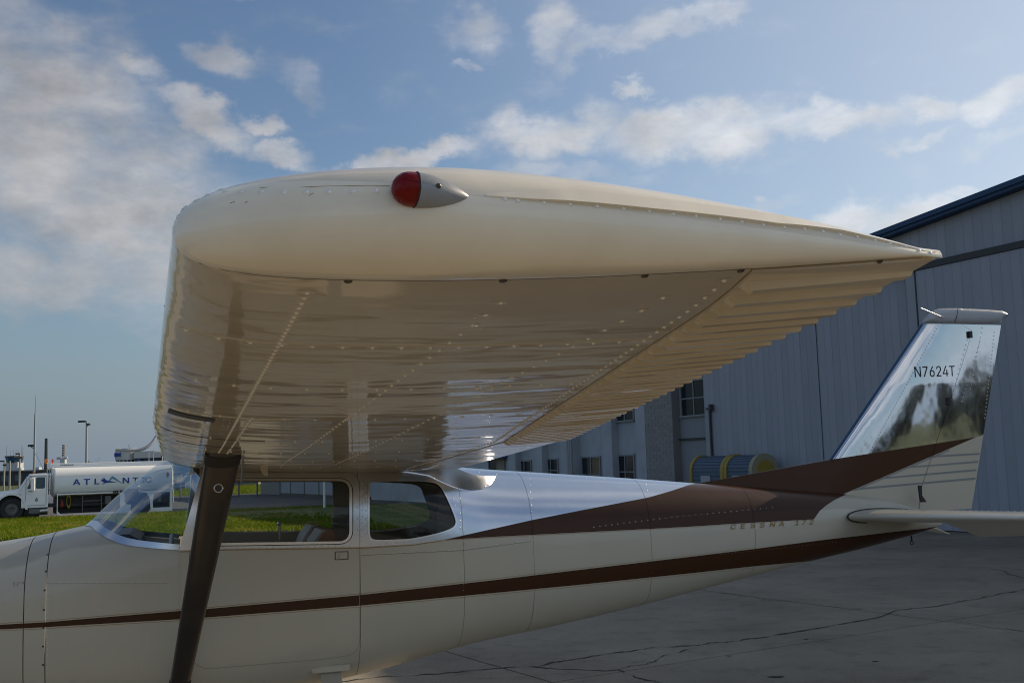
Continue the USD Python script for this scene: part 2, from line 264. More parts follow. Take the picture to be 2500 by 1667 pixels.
# grass strip, road, far apron
gp = Polygon([(-70, 31.5), (-1.2, 31.5), (-2.4, 46), (-4.4, 49.6), (-8.1, 50.9), (-13.2, 49.4), (-21.6, 45.6), (-34, 41), (-70, 38)])
sheet(gp, .006, M['soil'], 'verge'); sheet(Polygon([(-70, 38.1), (-34, 41.1), (-21.6, 45.7), (-13.2, 49.5), (-8.1, 51), (-4.4, 49.7), (-2.3, 46), (-1.1, 31.5), (40, 31.5), (40, 130), (-22, 130), (-20.5, 84), (-30, 80), (-120, 70), (-120, 38)]), 0., M['asphalt'], 'road')
def blades(poly, n, h0, h1, seed):
    r = np.random.default_rng(seed); x0, y0, x1, y1 = poly.bounds; P = np.c_[r.uniform(x0, x1, n*2), r.uniform(y0, y1, n*2)]; P = P[shapely.contains_xy(poly, P[:, 0], P[:, 1])][:n]; n = len(P)
    cl = meshkit.fbm(np.c_[P*.35, np.zeros(n)], 3, 5); h = r.uniform(h0, h1, n)*(.55+.9*cl); a = r.uniform(0, 6.28, n); w = r.uniform(.012, .03, n); ln = r.normal(0, .5, (n, 2))*h[:, None]
    b0 = np.c_[P+np.c_[np.cos(a), np.sin(a)]*w[:, None], np.full(n, .006)]; b1 = np.c_[P-np.c_[np.cos(a), np.sin(a)]*w[:, None], np.full(n, .006)]; t = np.c_[P+ln, .006+h]
    return trimesh.Trimesh(np.stack([b0, b1, t], 1).reshape(-1, 3), np.arange(3*n).reshape(-1, 3), process=False)
vis = Polygon([(-25, 31.5), (-1.3, 31.5), (-2.4, 46), (-4.4, 49.6), (-8.1, 50.9), (-13.2, 49.4), (-21.6, 45.6), (-30, 42.5), (-30, 36)])
g = obj('grass', blades(vis, 150000, .07, .17, 3), M['grassblade']); tag(g, 'short sunlit green grass between the apron and the road', 'grass', kind='stuff')
fg = obj('grass', blades(Polygon([(-60, 86), (-20, 84), (-20, 130), (-60, 130)]), 40000, .15, .4, 4), M['grassblade']); tag(fg, 'far patch of green grass beyond the fence', 'grass', kind='stuff')

# ------------------------------------------------------------------ hangar and annex along one line
ANG = math.atan2(WD[1], WD[0])       # local x runs along the wall, away from the viewer; local +y points out of the wall to the apron
for nm, col, kw in (('metalwall', (.28, .30, .345), dict(var=(1.5, .5, (.25, .265, .305)))), ('metalwall2', (.29, .31, .355), dict(var=(1.5, .5, (.26, .275, .315)))), ('metalwall3', (.27, .29, .33), dict(var=(2., .5, (.235, .25, .285)))), ('doorbeam', (.035, .035, .04), {}), ('bluetrim', (.010, .045, .115), {}), ('blackgap', (.01, .01, .01), {}), ('annexwall', (.35, .38, .415), dict(var=(1.2, .6, (.21, .23, .26)))), ('annexshade', (.24, .26, .27), {}), ('brick', (.205, .205, .205), dict(var=(2., .6, (.18, .175, .17)))), ('brick2', (.185, .18, .178), {}), ('panelwall', (.20, .22, .24), dict(var=(2., .5, (.23, .25, .27)))), ('frame', (.2, .215, .23), {}), ('darkglass', (.012, .015, .018), dict(spec=.18)), ('blind', (.22, .19, .13), {}), ('bluecanopy', (.02, .07, .17), {}), ('roof', (.22, .23, .24), {}), ('hangardark', (.05, .05, .05), {})):
    tint(col and nm, col, .12 if nm == 'darkglass' else .6, **kw)
hang = thing('hangar', 'large metal clad hangar with blue roof edge and tall sliding doors', 'hangar', (W0[0], W0[1], 0), ANG)
# local frame: x = along, y = left of it = outward?
def inw(sgn=1): return sgn
OUT = 1. if (np.array([-WD[1], WD[0]])@WN) > 0 else -1.
def hb(x0, x1, o0, o1, z0, z1): a, b = sorted((OUT*o0, OUT*o1)); return bx(min(x0, x1), max(x0, x1), a, b, z0, z1)
def rake(x): a, b = wall(2500, 452), wall(2142, 586); return b[1]+(a[1]-b[1])*(x-b[0])/(a[0]-b[0])
xl = wall(1727, 1100)[0]; xr = -30.
core = Polygon([(xl, 0), (xl, rake(xl)-.12), (-23, rake(-23)-.12), (xr, rake(-16)-.12), (xr, 0)])
mm = extr(core, 0, 1, 'y'); mm.vertices[:, 1] = np.where(mm.vertices[:, 1] > .5, -OUT*.05, -OUT*24); mm.fix_normals(); obj('wall_backing', mm, M['hangardark'], hang)
def cladding(x0, x1, zlo, zhi_f, off, pitch, mats, parent, name='cladding_panel'):
    x = x0; k = 0
    while x > x1+.02:
        a = max(x-pitch, x1); zt0, zt1 = zhi_f(x), zhi_f(a)
        q = Polygon([(x-.004, zlo), (x-.004, zt0), (a+.004, zt1), (a+.004, zlo)]); m_ = extr(q, 0, 1, 'y'); v = m_.vertices; m_.vertices[:, 1] = OUT*np.where(v[:, 1] > .5, off+.03, off)
        rib = hb(x-.012, x+.004, off+.028, off+.035, zlo, min(zt0, zt1)-.005); m_.fix_normals()
        obj(name, cat_([m_, rib]), M[mats[k*7 % 3]], parent); x = a; k += 1
CL = ('metalwall', 'metalwall2', 'metalwall3')
zhead = (wall(2219, 666)[1]+wall(2500, 602)[1])/2
xg1, xg2 = wall(2010, 960)[0], wall(2259, 720)[0]
cladding(xl, xg1+.12, .02, lambda x: min(rake(x)-.12, 9), .0, .255, CL, hang)
cladding(xg1-.08, xg2+.28, .02, lambda x: zhead-.08, .14, .255, CL, hang); cladding(xg2-.06, -26, .02, lambda x: zhead-.08, .30, .255, CL, hang)
cladding(xg1-.05, -26, zhead+.12, lambda x: rake(max(x, -23))-.12, .10, .255, CL, hang)
obj('door_jamb', hb(xg1+.12, xg1-.02, 0, .16, .1, zhead), M['metalwall3'], hang); obj('door_gap', hb(xg1-.02, xg1-.08, 0, .1, .1, zhead), M['blackgap'], hang)
obj('door_jamb', hb(xg2+.28, xg2+.03, .14, .30, .1, zhead), M['metalwall3'], hang); obj('door_gap', hb(xg2+.03, xg2-.06, .14, .24, .1, zhead), M['blackgap'], hang)
obj('door_track', hb(xg1+.3, -26, 0, .36, zhead-.07, zhead+.08), M['doorbeam'], hang)
q = Polygon([(xl+.2, rake(xl+.2)-.14), (xl+.2, rake(xl+.2)-.0), (-23, rake(-23)-.0), (-23, rake(-23)-.14)]); mm = extr(q, 0, 1, 'y'); mm.vertices[:, 1] = OUT*np.where(mm.vertices[:, 1] > .5, .42, 0.); mm.fix_normals(); obj('roof_edge', mm, M['bluetrim'], hang)
q = Polygon([(xl+.2, rake(xl+.2)-.06), (xl+.2, rake(xl+.2)+.06), (-23, rake(-23)+.06), (-23, rake(-23)-.06)]); mm = extr(q, 0, 1, 'y'); mm.vertices[:, 1] = OUT*np.where(mm.vertices[:, 1] > .5, .47, -24.); mm.fix_normals(); obj('roof', mm, M['bluetrim'], hang)
xd = wall(1741, 1050)[0]; zd = wall(1741, 1000)[1]
obj('downpipe', cat_([hb(xd-.03, xd+.03, .06, .12, .2, zd), hb(xd-.14, xd+.12, .05, .16, zd, zd+.06), hb(xd-.16, xd-.08, .06, .2, zd-.04, zd+.16)]), M['doorbeam'], hang)
# annex
anx = thing('annex_building', 'pale two storey annex with pilasters, brick pier and dark windows beside the hangar', 'building', (W0[0], W0[1], 0), ANG)
xb0, xb1 = wall(1645, 1100)[0], wall(1578, 1100)[0]; ZA = 5.2; xe = wall(1150, 1130)[0]
obj('wall', hb(xl+.01, xb0, -.30, -9, 0, ZA), M['panelwall'], anx); obj('wall', hb(xb0, xe+14, -.30, -9, 0, ZA), M['annexwall'], anx)
obj('floor_ledge', hb(xl+.02, xb0, -.30, -.22, wall(1690, 1071, -.25)[1]-.03, wall(1690, 1071, -.25)[1]+.03), M['doorbeam'], anx)
for r_i in range(44):                                   # brick pier, course by course
    z0 = r_i*.115; x = xb0; first = .19 if r_i % 2 else .38
    while x < xb1-.05:
        a = min(x+first, xb1); first = .38; b_ = hb(x+.006, a-.006, -.02, .004+rng.uniform(-.003, .003), z0+.004, z0+.111); 
        if r_i < 34: obj('brick', b_, M['brick' if rng.random() < .6 else 'brick2'], anx)
        x = a
obj('brick_top', hb(xb0, xb1, -.30, .004, 34*.115, ZA), M['brick'], anx); obj('mortar', hb(xb0, xb1, -.30, -.004, 0, 34*.115), M['brick2'], anx)
def window(px0, px1, pyt, pyb, nx, ny, deep=.14, off=-.30, door_=False):
    (x0, zt0), (x1, zt1) = wall(px0, pyt, off), wall(px1, pyt, off); zb0 = wall((px0+px1)/2, pyb, off)[1]; zt = (zt0+zt1)/2; x0, x1 = sorted((x0, x1))
    # a box reveal that stands on the wall, with frame bars and panes in it
    w = obj('door' if door_ else 'window', cat_([hb(x0-.06, x0, off, off+.05, zb0-.06, zt+.06), hb(x1, x1+.06, off, off+.05, zb0-.06, zt+.06), hb(x0, x1, off, off+.05, zt, zt+.06), hb(x0-.08, x1+.08, off, off+.09, zb0-.06, zb0)]+[hb(x0+(x1-x0)*i/nx-.022, x0+(x1-x0)*i/nx+.022, off, off+.035, zb0, zt) for i in range(1, nx)]+[hb(x0, x1, off, off+.032, zb0+(zt-zb0)*i/ny-.02, zb0+(zt-zb0)*i/ny+.02) for i in range(1, ny)]), M['frame'], anx)
    for i in range(nx):
        for j in range(ny): obj('pane', hb(x0+(x1-x0)*i/nx+.001, x0+(x1-x0)*(i+1)/nx-.001, off, off+.012, zb0+(zt-zb0)*j/ny+.001, zb0+(zt-zb0)*(j+1)/ny-.001), M['darkglass' if not (door_ and i == 0 and j == 0) else 'blind'], w)
window(1663, 1723, 930, 1013, 2, 2, off=-.30); window(1503, 1546, 975, 1026, 2, 2); window(1505, 1548, 1113, 1190, 2, 2); window(1422, 1465, 1117, 1200, 2, 2, door_=True); window(1328, 1362, 1122, 1200, 2, 3); window(1264, 1297, 1126, 1200, 2, 3); window(1195, 1232, 1121, 1200, 2, 1, door_=True)
c0, c1 = wall(1190, 1118)[0], wall(1238, 1118)[0]; zc_ = wall(1212, 1118)[1]; obj('canopy', hb(c0, c1, -.3, .2, zc_, zc_+.16), M['bluecanopy'], anx)
for a, b in ((1553, 1577), (1470, 1494), (1368, 1400), (1301, 1322), (1238, 1257)):
    obj('pilaster', hb(wall(a, 1120)[0], wall(b, 1120)[0], -.30, -.02, 0, ZA), M['annexwall'], anx)
for a in (1388, 1392, 1396): obj('conduit', hb(wall(a, 1100)[0]-.05, wall(a, 1100)[0]+.05, -.02, .06, 0, ZA-.5), M['annexshade'], anx)  # conduits in a darker grey than the wall
obj('roof_slab', hb(xl+.02, xe+14.2, .05, -9, ZA, ZA+.18), M['roof'], anx)
# low pale garages further along the same line, seen through the cabin windows
gar = thing('garage_row', 'row of pale garage doors with a brown brick end, seen through the cabin windows', 'building', (W0[0], W0[1], 0), ANG)
xq = lambda p: wall(p, 1200)[0]
xa = xe+14.3
obj('wall', hb(xa, xq(672), -.4, -8, 0, 3.6), M['annexwall'], gar); obj('brick_end', hb(xq(672), xq(627), -.3, -8, 0, 3.6), M['brick'], gar); obj('roof', hb(xa-.1, xq(627)+.2, .1, -8.2, 3.6, 3.8), M['roof'], gar); obj('plinth', hb(xa, xq(672), -.4, -.3, 0, .14), M['hangardark'], gar)
e_ = [xq(p) for p in (697, 731, 766, 800, 850, 905, 960)]
for a, b in zip(e_[:-1], e_[1:]):
    a, b = sorted((a, b)); d_ = obj('garage_door', hb(a+.12, b-.12, -.4, -.34, .15, 2.9), M['metalwall2'], gar); obj('door_seam', hb(b-.09, b+.09, -.4, -.33, 0, 3.2), M['hangardark'], d_)

# the two roll-front lockers by the hangar wall
for nm, col in (('lockerblue', (.05, .085, .13)), ('lockeryellow', (.27, .2, .03)), ('lockercream', (.26, .245, .16)), ('paperlabel', (.30, .30, .32)), ('labelred', (.22, .10, .12))): tint(nm, col, .5)
def locker(i, x0, x1, endm, edge_left, label):
    t = thing('storage_locker', label, 'locker', (W0[0], W0[1], 0), ANG); D0, D1, H, R = .30, 1.15, 1.84, .42
    def arc(r, n=15): a = np.linspace(0, math.pi, n); return [(D1, .05)]+[((D0+D1)/2+(D1-D0)/2*math.cos(v)*1., H-R+R*math.sin(v)*1.) for v in a]+[(D0, .05)]
    P = arc(0)
    def prism(pts, xa, xb):
        m_ = extr(Polygon(pts), min(xa, xb), max(xa, xb), 'x'); m_.vertices[:, 1] *= OUT; m_.fix_normals(); return m_
    obj('body', prism(arc(0), x0, x1), M['lockerblue'], t)
    pr_ = np.array(P[1:-1][:10]); base = [(D1, z_) for z_ in np.arange(.1, H-R, .12)]
    path = base+[tuple(v) for v in pr_]
    for k, (a, b) in enumerate(zip(path[:-1], path[1:])):
        ang = math.atan2(b[1]-a[1], b[0]-a[0]); L_ = math.hypot(b[0]-a[0], b[1]-a[1]); nx_, nz_ = math.sin(ang), -math.cos(ang)
        if nx_*(a[0]-(D0+D1)/2)+nz_*(a[1]-1.0) < 0: nx_, nz_ = -nx_, -nz_
        s_ = Polygon([a, (a[0]+nx_*.018, a[1]+nz_*.018), (a[0]+(b[0]-a[0])*.72+nx_*.018, a[1]+(b[1]-a[1])*.72+nz_*.018), (a[0]+(b[0]-a[0])*.8, a[1]+(b[1]-a[1])*.8)]); obj('slat', prism(list(s_.exterior.coords)[:-1], x0-.03, x1+.03), M['lockerblue'], t)
    big = Polygon(P).buffer(.05, join_style='mitre'); 
    obj('end_frame', prism(list(big.exterior.coords)[:-1], x0+.02, x0-.10 if x1 < x0 else x0+.1), M['lockeryellow'], t)
    obj('end_frame', prism(list(big.exterior.coords)[:-1], x1, x1-.14), M[endm], t)
    if endm == 'lockercream':
        inn = Polygon(P).buffer(-.13); obj('end_panel', prism(list(inn.exterior.coords)[:-1], x1-.14, x1-.17), M['lockeryellow'], t)
    c_ = (x0+x1)/2; obj('label', cat_([hb(c_-.22, c_+.22, D1+.019, D1+.024, 1.10, 1.30)]), M['paperlabel'], t)
    obj('label', hb(c_-.25, c_+.25, D1+.019, D1+.025, .88, 1.02), M['labelred'], t)
    return t
l0, l1, l2 = wall(1716, 1140, .7)[0], wall(1792, 1140, .7)[0], wall(1862, 1140, .7)[0]
locker(0, l0, l1+.02, 'lockeryellow', True, 'blue ribbed locker with yellow edges, the one farther from the tail fin')
locker(1, l1-.16, l2, 'lockercream', True, 'blue ribbed locker with cream and yellow end panel beside the hangar')
# ================================================================== trucks, poles and far buildings on the left
for nm, col, kw in (('truckwhite', (.82, .83, .82), {}), ('tankwhite', (.84, .85, .83), {}), ('truckglass', (.03, .07, .085), dict(spec=.8)), ('truckdark', (.022, .022, .022), {}), ('chrome', (.55, .56, .58), dict(metal=1.)), ('amber', (.85, .22, .02), {}), ('beaconred', (.55, .07, .02), {}), ('hubgrey', (.12, .12, .12), {}), ('logoblue', (.02, .06, .30), {}), ('logosteel', (.12, .30, .42), {}), ('hosered', (.3, .04, .03), {}), ('hoseyellow', (.30, .21, .01), {}), ('towerdark', (.03, .032, .036), {}), ('towerpale', (.38, .41, .43), {}), ('polegrey', (.26, .27, .26), {}), ('poledark', (.035, .045, .05), {}), ('terminal', (.48, .47, .44), {}), ('terminalwin', (.02, .06, .11), dict(spec=.8)), ('terminalblue', (.01, .09, .35), {}), ('fencegrey', (.13, .135, .13), {}), ('fargrey', (.21, .205, .19), {}), ('rust', (.12, .11, .10), {})):
    tint(nm, col, .15 if 'glass' in nm or 'win' in nm else (.3 if nm in ('truckwhite', 'tankwhite', 'chrome') else .6), **kw)
TA = math.atan2(.46, .87); TO = gnd(28, 1271)[:2]-.84*np.array([math.sin(TA), -math.cos(TA)])
def tanker(name, label, loc, full=True):
    """local x aft from the front axle, y away from the viewer, z up; the near side is y = -1.05"""
    t = thing('fuel_truck', label, 'truck', (loc[0], loc[1], 0), TA)
    Wd = 1.0
    def obj(name, mesh, mat_, parent, **k):
        if name not in ('wheel', 'rim', 'lettering', 'emblem', 'door_number'): mesh.vertices[:, 0] = np.interp(mesh.vertices[:, 0], [-.95, -.69, .69, 1.62, 2.02, 2.5, 5.55, 5.75, 7.36, 7.62, 9.12, 9.35, 9.46, 9.6], [-.80, -.69, .60, 1.40, 1.62, 1.79, 4.24, 4.75, 5.62, 5.70, 6.45, 6.55, 6.60, 6.70])
        return globals()['obj'](name, mesh, mat_, parent, **k)
    hood = Polygon([(-.75, .55), (-.75, 1.10), (-.62, 1.20), (.35, 1.30), (.62, 1.34), (.62, .55)])
    arch = shapely.Point(0, .48).buffer(.60, 24)
    obj('hood', extr(hood.difference(arch), -Wd+.12, 0.9-.0, 'y'), M['truckwhite'], t, smooth=30)
    fl_ = shapely.Point(0, .48).buffer(.69, 24).difference(arch).intersection(sbox(-.8, .45, .8, 2)); obj('fender', extr(fl_, -Wd-.02, -Wd+.22, 'y'), M['truckwhite'], t, smooth=30)
    obj('wheel_well', extr(arch, -Wd+.3, .8, 'y'), M['truckdark'], t)
    cab = Polygon([(.42, .52), (.42, 1.30), (.78, 1.84), (.88, 1.90), (1.60, 1.90), (1.62, .52)])
    cb = obj('cab', extr(cab.buffer(-.03).buffer(.03), -Wd, Wd, 'y'), M['truckwhite'], t, smooth=30)
    obj('roof_cap', extr(Polygon([(.82, 1.88), (.9, 1.955), (1.5, 1.97), (1.62, 1.90)]), -Wd+.05, Wd-.05, 'y'), M['truckwhite'], t, smooth=30)
    ws = Polygon([(.425, 1.31), (.75, 1.80), (.765, 1.79), (.44, 1.30)]); m_ = extr(ws, -Wd+.06, Wd-.06, 'y'); m_.vertices[:, 0] -= .012; obj('windscreen', m_, M['truckglass'], t)
    obj('side_window', extr(Polygon([(.66, 1.32), (.66, 1.36), (.86, 1.76), (.98, 1.80), (.98, 1.32)]), -Wd-.006, -Wd+.01, 'y'), M['truckglass'], t); obj('side_window', extr(rrect(1.05, 1.46, 1.32, 1.80, .05), -Wd-.006, -Wd+.01, 'y'), M['truckglass'], t)
    dl = rrect(.60, 1.53, .60, 1.86, .06); obj('door_outline', extr(dl.difference(dl.buffer(-.016)), -Wd-.004, -Wd+.006, 'y'), M['hubgrey'], t)
    mi = obj('mirror', cat_([bev(.80, .98, -Wd-.26, -Wd-.16, 1.22, 1.78, .03)]), M['truckwhite'], t, smooth=30); obj('mirror_arm', tube([(.72, -Wd, 1.22), (.86, -Wd-.22, 1.2), (.72, -Wd, 1.8), (.86, -Wd-.22, 1.8)], .015, 6), M['truckdark'], mi)
    obj('turn_signal', bev(-.70, -.55, -Wd+.0, -Wd+.10, .88, 1.02, .02), M['amber'], t); obj('bumper', bev(-.95, -.72, -Wd, .95, .38, .62, .03), M['chrome'], t)
    for x, z_ in ((.0, 1.22), (.28, 1.20)): obj('badge', bx(x-.07, x+.07, -Wd+.11, -Wd+.118, z_-.13, z_-.09), M['hubgrey'], t)
    obj('marker_light', trimesh.creation.icosphere(1, .05).apply_translation((1.0, -.5, 1.99)), M['amber'], t)
    def wheel(x, dual=False):
        prof_ = np.array([(.28, -.13), (.44, -.14), (.475, -.10), (.475, .10), (.44, .14), (.28, .13)]); w = trimesh.creation.revolve(prof_, sections=32); w.apply_transform(trimesh.transformations.rotation_matrix(math.pi/2, [1, 0, 0])); w.apply_translation((x, -Wd+.16, .475)); o_ = obj('wheel', w, M['tyre'], t, smooth=40)
        r_ = trimesh.creation.revolve(np.array([(0, .0), (.08, .0), (.10, .05), (.2, .07), (.28, .02), (.30, -.06), (0, -.06)]), sections=24); r_.apply_transform(trimesh.transformations.rotation_matrix(math.pi/2, [1, 0, 0])); r_.apply_translation((x, -Wd+.10, .475)); obj('rim', r_, M['hubgrey'], o_, smooth=30)
    wheel(0.)
    if not full: return t
    m_ = meshkit.text_mesh('6', .16, .004, bold=True); m_.apply_transform(trimesh.transformations.rotation_matrix(math.pi/2, [1, 0, 0])); m_.apply_translation((.87, -Wd-.002, .78)); obj('door_number', m_, M['truckdark'], t)
    obj('chassis', bx(1.5, 9.0, -.8, .8, .50, .62), M['truckdark'], t); obj('step_tank', cat_([bev(.75, 1.25, -Wd+.02, -.5, .25, .52, .03)]), M['hubgrey'], t); obj('air_tank', cyl((1.25, -Wd+.22, .36), (1.62, -Wd+.22, .36), .16, n=16), M['chrome'], t, smooth=30)
    # tank: rounded-square section
    sec_ = [(-1.06*np.sign(math.cos(a))*abs(math.cos(a))**.62, 1.58+.66*np.sign(math.sin(a))*abs(math.sin(a))**.72) for a in np.linspace(0, 2*math.pi, 48, endpoint=False)]
    rows_ = []
    for x, k in ((2.02, .80), (2.06, .93), (2.14, .99), (2.2, 1.0), (9.3, 1.0), (9.36, .99), (9.44, .92), (9.46, .8)): rows_.append([(x, p[0]*k, 1.58+(p[1]-1.58)*k) for p in sec_])
    R_ = np.array(rows_); n = 48; F = [[r*n+i, r*n+(i+1) % n, (r+1)*n+(i+1) % n] for r in range(7) for i in range(n)]+[[r*n+i, (r+1)*n+(i+1) % n, (r+1)*n+i] for r in range(7) for i in range(n)]
    V = np.vstack([R_.reshape(-1, 3), [(2.02, 0, 1.58), (9.46, 0, 1.58)]]); F += [[i, 8*n, (i+1) % n] for i in range(n)]+[[7*n+i, 7*n+(i+1) % n, 8*n+1] for i in range(n)]
    tm = trimesh.Trimesh(V, F, process=False); tm.fix_normals(); tk = obj('tank', tm, M['tankwhite'], t, smooth=40)
    obj('catwalk', cat_([bev(1.75, 9.4, -.62, -.55, 2.20, 2.37, .012), bev(1.75, 9.4, .5, .57, 2.20, 2.37, .012), bx(1.72, 1.78, -.6, .55, 2.2, 2.37)]), M['tankwhite'], t)
    for k_, (x, c_) in enumerate(((1.55, 'amber'), (2.0, 'beaconred'))): obj('beacon', cat_([cyl((x, -.45+.1*k_, 2.37), (x, -.45+.1*k_, 2.42), .06), bev(x-.085, x+.085, -.53+.1*k_, -.36+.1*k_, 2.42, 2.56, .02)]), M[c_], t)
    for x, dz in ((1.70, 0), (1.86, .06)): obj('hose_pipe', tube([(x, -.6, 1.05), (x, -.66, 1.9), (x+.1, -.5, 2.22)], .04, 6), M['chrome'], t, smooth=50)
    # skirt with pump bay and rear bay
    sk = sbox(2.38, .14, 9.35, 1.06); bay1 = Polygon([(2.50, .34), (2.66, .22), (5.35, .22), (5.55, .36), (5.55, .98), (2.50, .98)]); arch2 = Polygon([(5.75, .10), (5.82, .70), (6.15, .98), (7.0, .98), (7.3, .7), (7.36, .10)]); bay2 = Polygon([(7.62, .52), (7.7, .92), (8.05, 1.0), (9.12, 1.0), (9.12, .30), (7.66, .30)])
    obj('skirt', extr(sk.difference(bay1.buffer(.03)).difference(arch2).difference(bay2), -1.06, -.98, 'y'), M['truckwhite'], t)
    obj('bay_back', bx(2.4, 9.3, -.5, .9, .2, 1.04), M['truckdark'], t)
    obj('bay_rail', cat_([bx(3.72, 3.76, -.97, -.9, .22, 1.0), bx(4.68, 4.72, -.97, -.9, .22, 1.0), bx(3.72, 4.7, -.97, -.93, .70, .73)]), M['hubgrey'], t); hr = trimesh.creation.torus(.20, .05, major_sections=24, minor_sections=8); hr.apply_scale((.45, 1, 1.)) ; hr = trimesh.creation.torus(.19, .05, major_sections=24, minor_sections=8); hr.apply_transform(trimesh.transformations.rotation_matrix(HP, [1, 0, 0])); hr.apply_scale((.5, 1, 1.3)); hr.apply_translation((3.05, -.86, .72)); obj('hose_reel', hr, M['hoseyellow'], t, smooth=50)
    obj('hose', cat_([cyl((2.72, -.86, .5), (2.72, -.86, .78), .07), trimesh.creation.icosphere(1, .09).apply_translation((2.72, -.86, .6))]), M['hosered'], t, smooth=50)
    for x in (5.3, 8.5): obj('gauge_box', bx(x-.4, x-.1, -.92, -.7, .55, .9), M['hubgrey'], t)
    wheel(5.2); obj('ladder', cat_([cyl((9.5, -.95, .5), (9.5, -.95, 2.3), .02, n=6), cyl((9.5, -.55, .5), (9.5, -.55, 2.3), .02, n=6)]+[cyl((9.5, -.95, z_), (9.5, -.55, z_), .015, n=6) for z_ in np.arange(.6, 2.3, .25)]), M['chrome'], t)
    hp = [(x, -.5, 2.37) for x in (7.35, 8.0)]; obj('handrail', cat_([tube([(7.35, -.5, 2.3), (7.35, -.5, 2.75)], .02, 6), tube([(7.85, -.5, 2.3), (7.85, -.5, 2.72), (7.95, -.5, 2.80), (8.5, -.5, 2.80), (8.6, -.5, 2.7), (8.6, -.5, 2.3)], .02, 6)]), M['tankwhite'], t)
    # lettering and emblem on the tank side
    ysd = -1.064
    def put(mm, x, z_, sx, mat_, nm='lettering'):
        v = mm.vertices.copy(); out = np.stack([x+v[:, 0]*sx, ysd-v[:, 2], z_+v[:, 1]], 1); mm = trimesh.Trimesh(out, mm.faces, process=False); obj(nm, mm, M[mat_], t)
    for ch, x in (('A', 2.36), ('T', 2.78), ('L', 3.21), ('N', 4.38), ('T', 4.80), ('I', 5.18), ('C', 5.33)): put(meshkit.text_mesh(ch, .235, .004, bold=True), x, 1.43, 1.36, 'logoblue')
    def flat(pts_, mat_): put(trimesh.creation.extrude_polygon(Polygon(pts_), .004, engine='earcut'), 0, 0, 1, mat_, 'emblem')
    flat([(3.789, 1.501), (3.937, 1.731), (4.001, 1.76), (4.079, 1.702), (4.4, 1.429), (4.323, 1.458), (4.047, 1.616), (3.982, 1.645), (3.918, 1.587), (3.86, 1.515)], 'logosteel')
    flat([(3.5, 1.587), (3.577, 1.616), (3.526, 1.674), (3.629, 1.63), (3.616, 1.717), (3.693, 1.63), (3.758, 1.573), (3.918, 1.544), (4.175, 1.486), (3.886, 1.479), (3.725, 1.472), (3.564, 1.4), (3.641, 1.501), (3.564, 1.537)], 'logoblue')
    obj('placard', extr(Polygon([(8.75, 1.75), (8.9, 1.9), (9.05, 1.75), (8.9, 1.6)]), ysd-.006, ysd+.02, 'y'), M['hosered'], t); obj('notice', cat_([bx(2.62+.1*i, 2.69+.1*i, -.626, -.62, 2.27, 2.31) for i in range(7)]), M['hubgrey'], t); obj('notice', cat_([bx(5.28+.1*i, 5.35+.1*i, -1.09, -1.05, 1.02, 1.12) for i in range(5)]), M['truckdark'], t)
    return t
tanker('a', 'white tanker truck with blue lettering along its tank and number 6 on its door', TO)
_b = TO
tanker('b', 'white truck cab just behind the lettered tanker, its roof showing', _b+np.array([-.62, 3.2]), False)
tanker('c', 'white truck cab farthest left, behind the other two trucks', _b+np.array([-1.9, 6.6]), False)

def V3(p): return np.asarray(p, float)
def pole(name, label, cat, px, pyt, D, r, head=None, mat_='polegrey', group=None, tilt=0):
    T = at(px, pyt, D); t = thing(name, label, cat, (T[0], T[1], 0), 0, group); obj('shaft', cyl((0, 0, 0), (0, 0, T[2]), r*1.25, r, n=10), M[mat_], t, smooth=40)
    if head == 'lamp': obj('lamp_head', cat_([bev(-.75, -.05, -.14, .14, T[2]-.02, T[2]+.14, .03), bev(.02, .30, -.14, .14, T[2]-.30, T[2]-.12, .03), cyl((-.1, 0, T[2]-.1), (.2, 0, T[2]-.25), .04, n=6)]), M['poledark'], t)
    if head == 'small': obj('lamp_head', cat_([bev(-.5, .05, -.15, .15, T[2]-.05, T[2]+.12, .03), bev(-.15, .35, -.15, .15, T[2]-.5, T[2]-.32, .03)]), M['poledark'], t)
    if head == 'twin': obj('lamp_head', cat_([bev(-.45, -.15, -.1, .1, T[2], T[2]+.12, .03), bev(.15, .45, -.1, .1, T[2], T[2]+.12, .03), bx(-.3, .3, -.03, .03, T[2]-.05, T[2])]), M['towerpale'], t)
    return t, T
t, T = pole('radio_mast', 'tall thin radio mast rising highest on the left', 'mast', 86, 1010, 120, .10); h2 = at(86, 966, 120)[2]
obj('whip', cyl((0, 0, T[2]), (0, 0, h2), .05, .03, n=6), M['polegrey'], t); obj('lamp_bracket', cat_([bev(-.7, -.1, -.15, .15, at(84, 1090, 120)[2], at(84, 1087, 120)[2]+.1, .03), cyl((0, 0, at(84, 1096, 120)[2]), (-.5, 0, at(84, 1088, 120)[2]), .05, n=6)]), M['poledark'], t); obj('guy_wire', cyl((0, 0, at(86, 1100, 120)[2]), (2.2, 0, .2), .015, n=5), M['poledark'], t)
pole('dark_post', 'thick dark square-cut post behind the tanker cab', 'post', 113.5, 1070, 110, .16, None, 'poledark')
pole('street_lamp', 'tall lamp post with small two-part head above the tanker tank', 'street lamp', 212, 1030, 95, .085, 'lamp'); pole('street_lamp', 'lamp post with dark head in front of the control tower', 'street lamp', 48.5, 1108, 130, .09, 'small'); pole('street_lamp', 'short lamp post left of the control tower', 'street lamp', 11, 1126, 130, .09, 'small')
pole('street_lamp', 'thin bare pole below the control tower cab', 'pole', 24.5, 1125, 100, .07, None); pole('street_lamp', 'twin headed lamp seen through the windshield', 'street lamp', 464, 1156, 105, .06, 'twin'); pole('post', 'dark post behind the wing root above the terminal roof', 'post', 397.5, 1085, 80, .12, None, 'poledark')
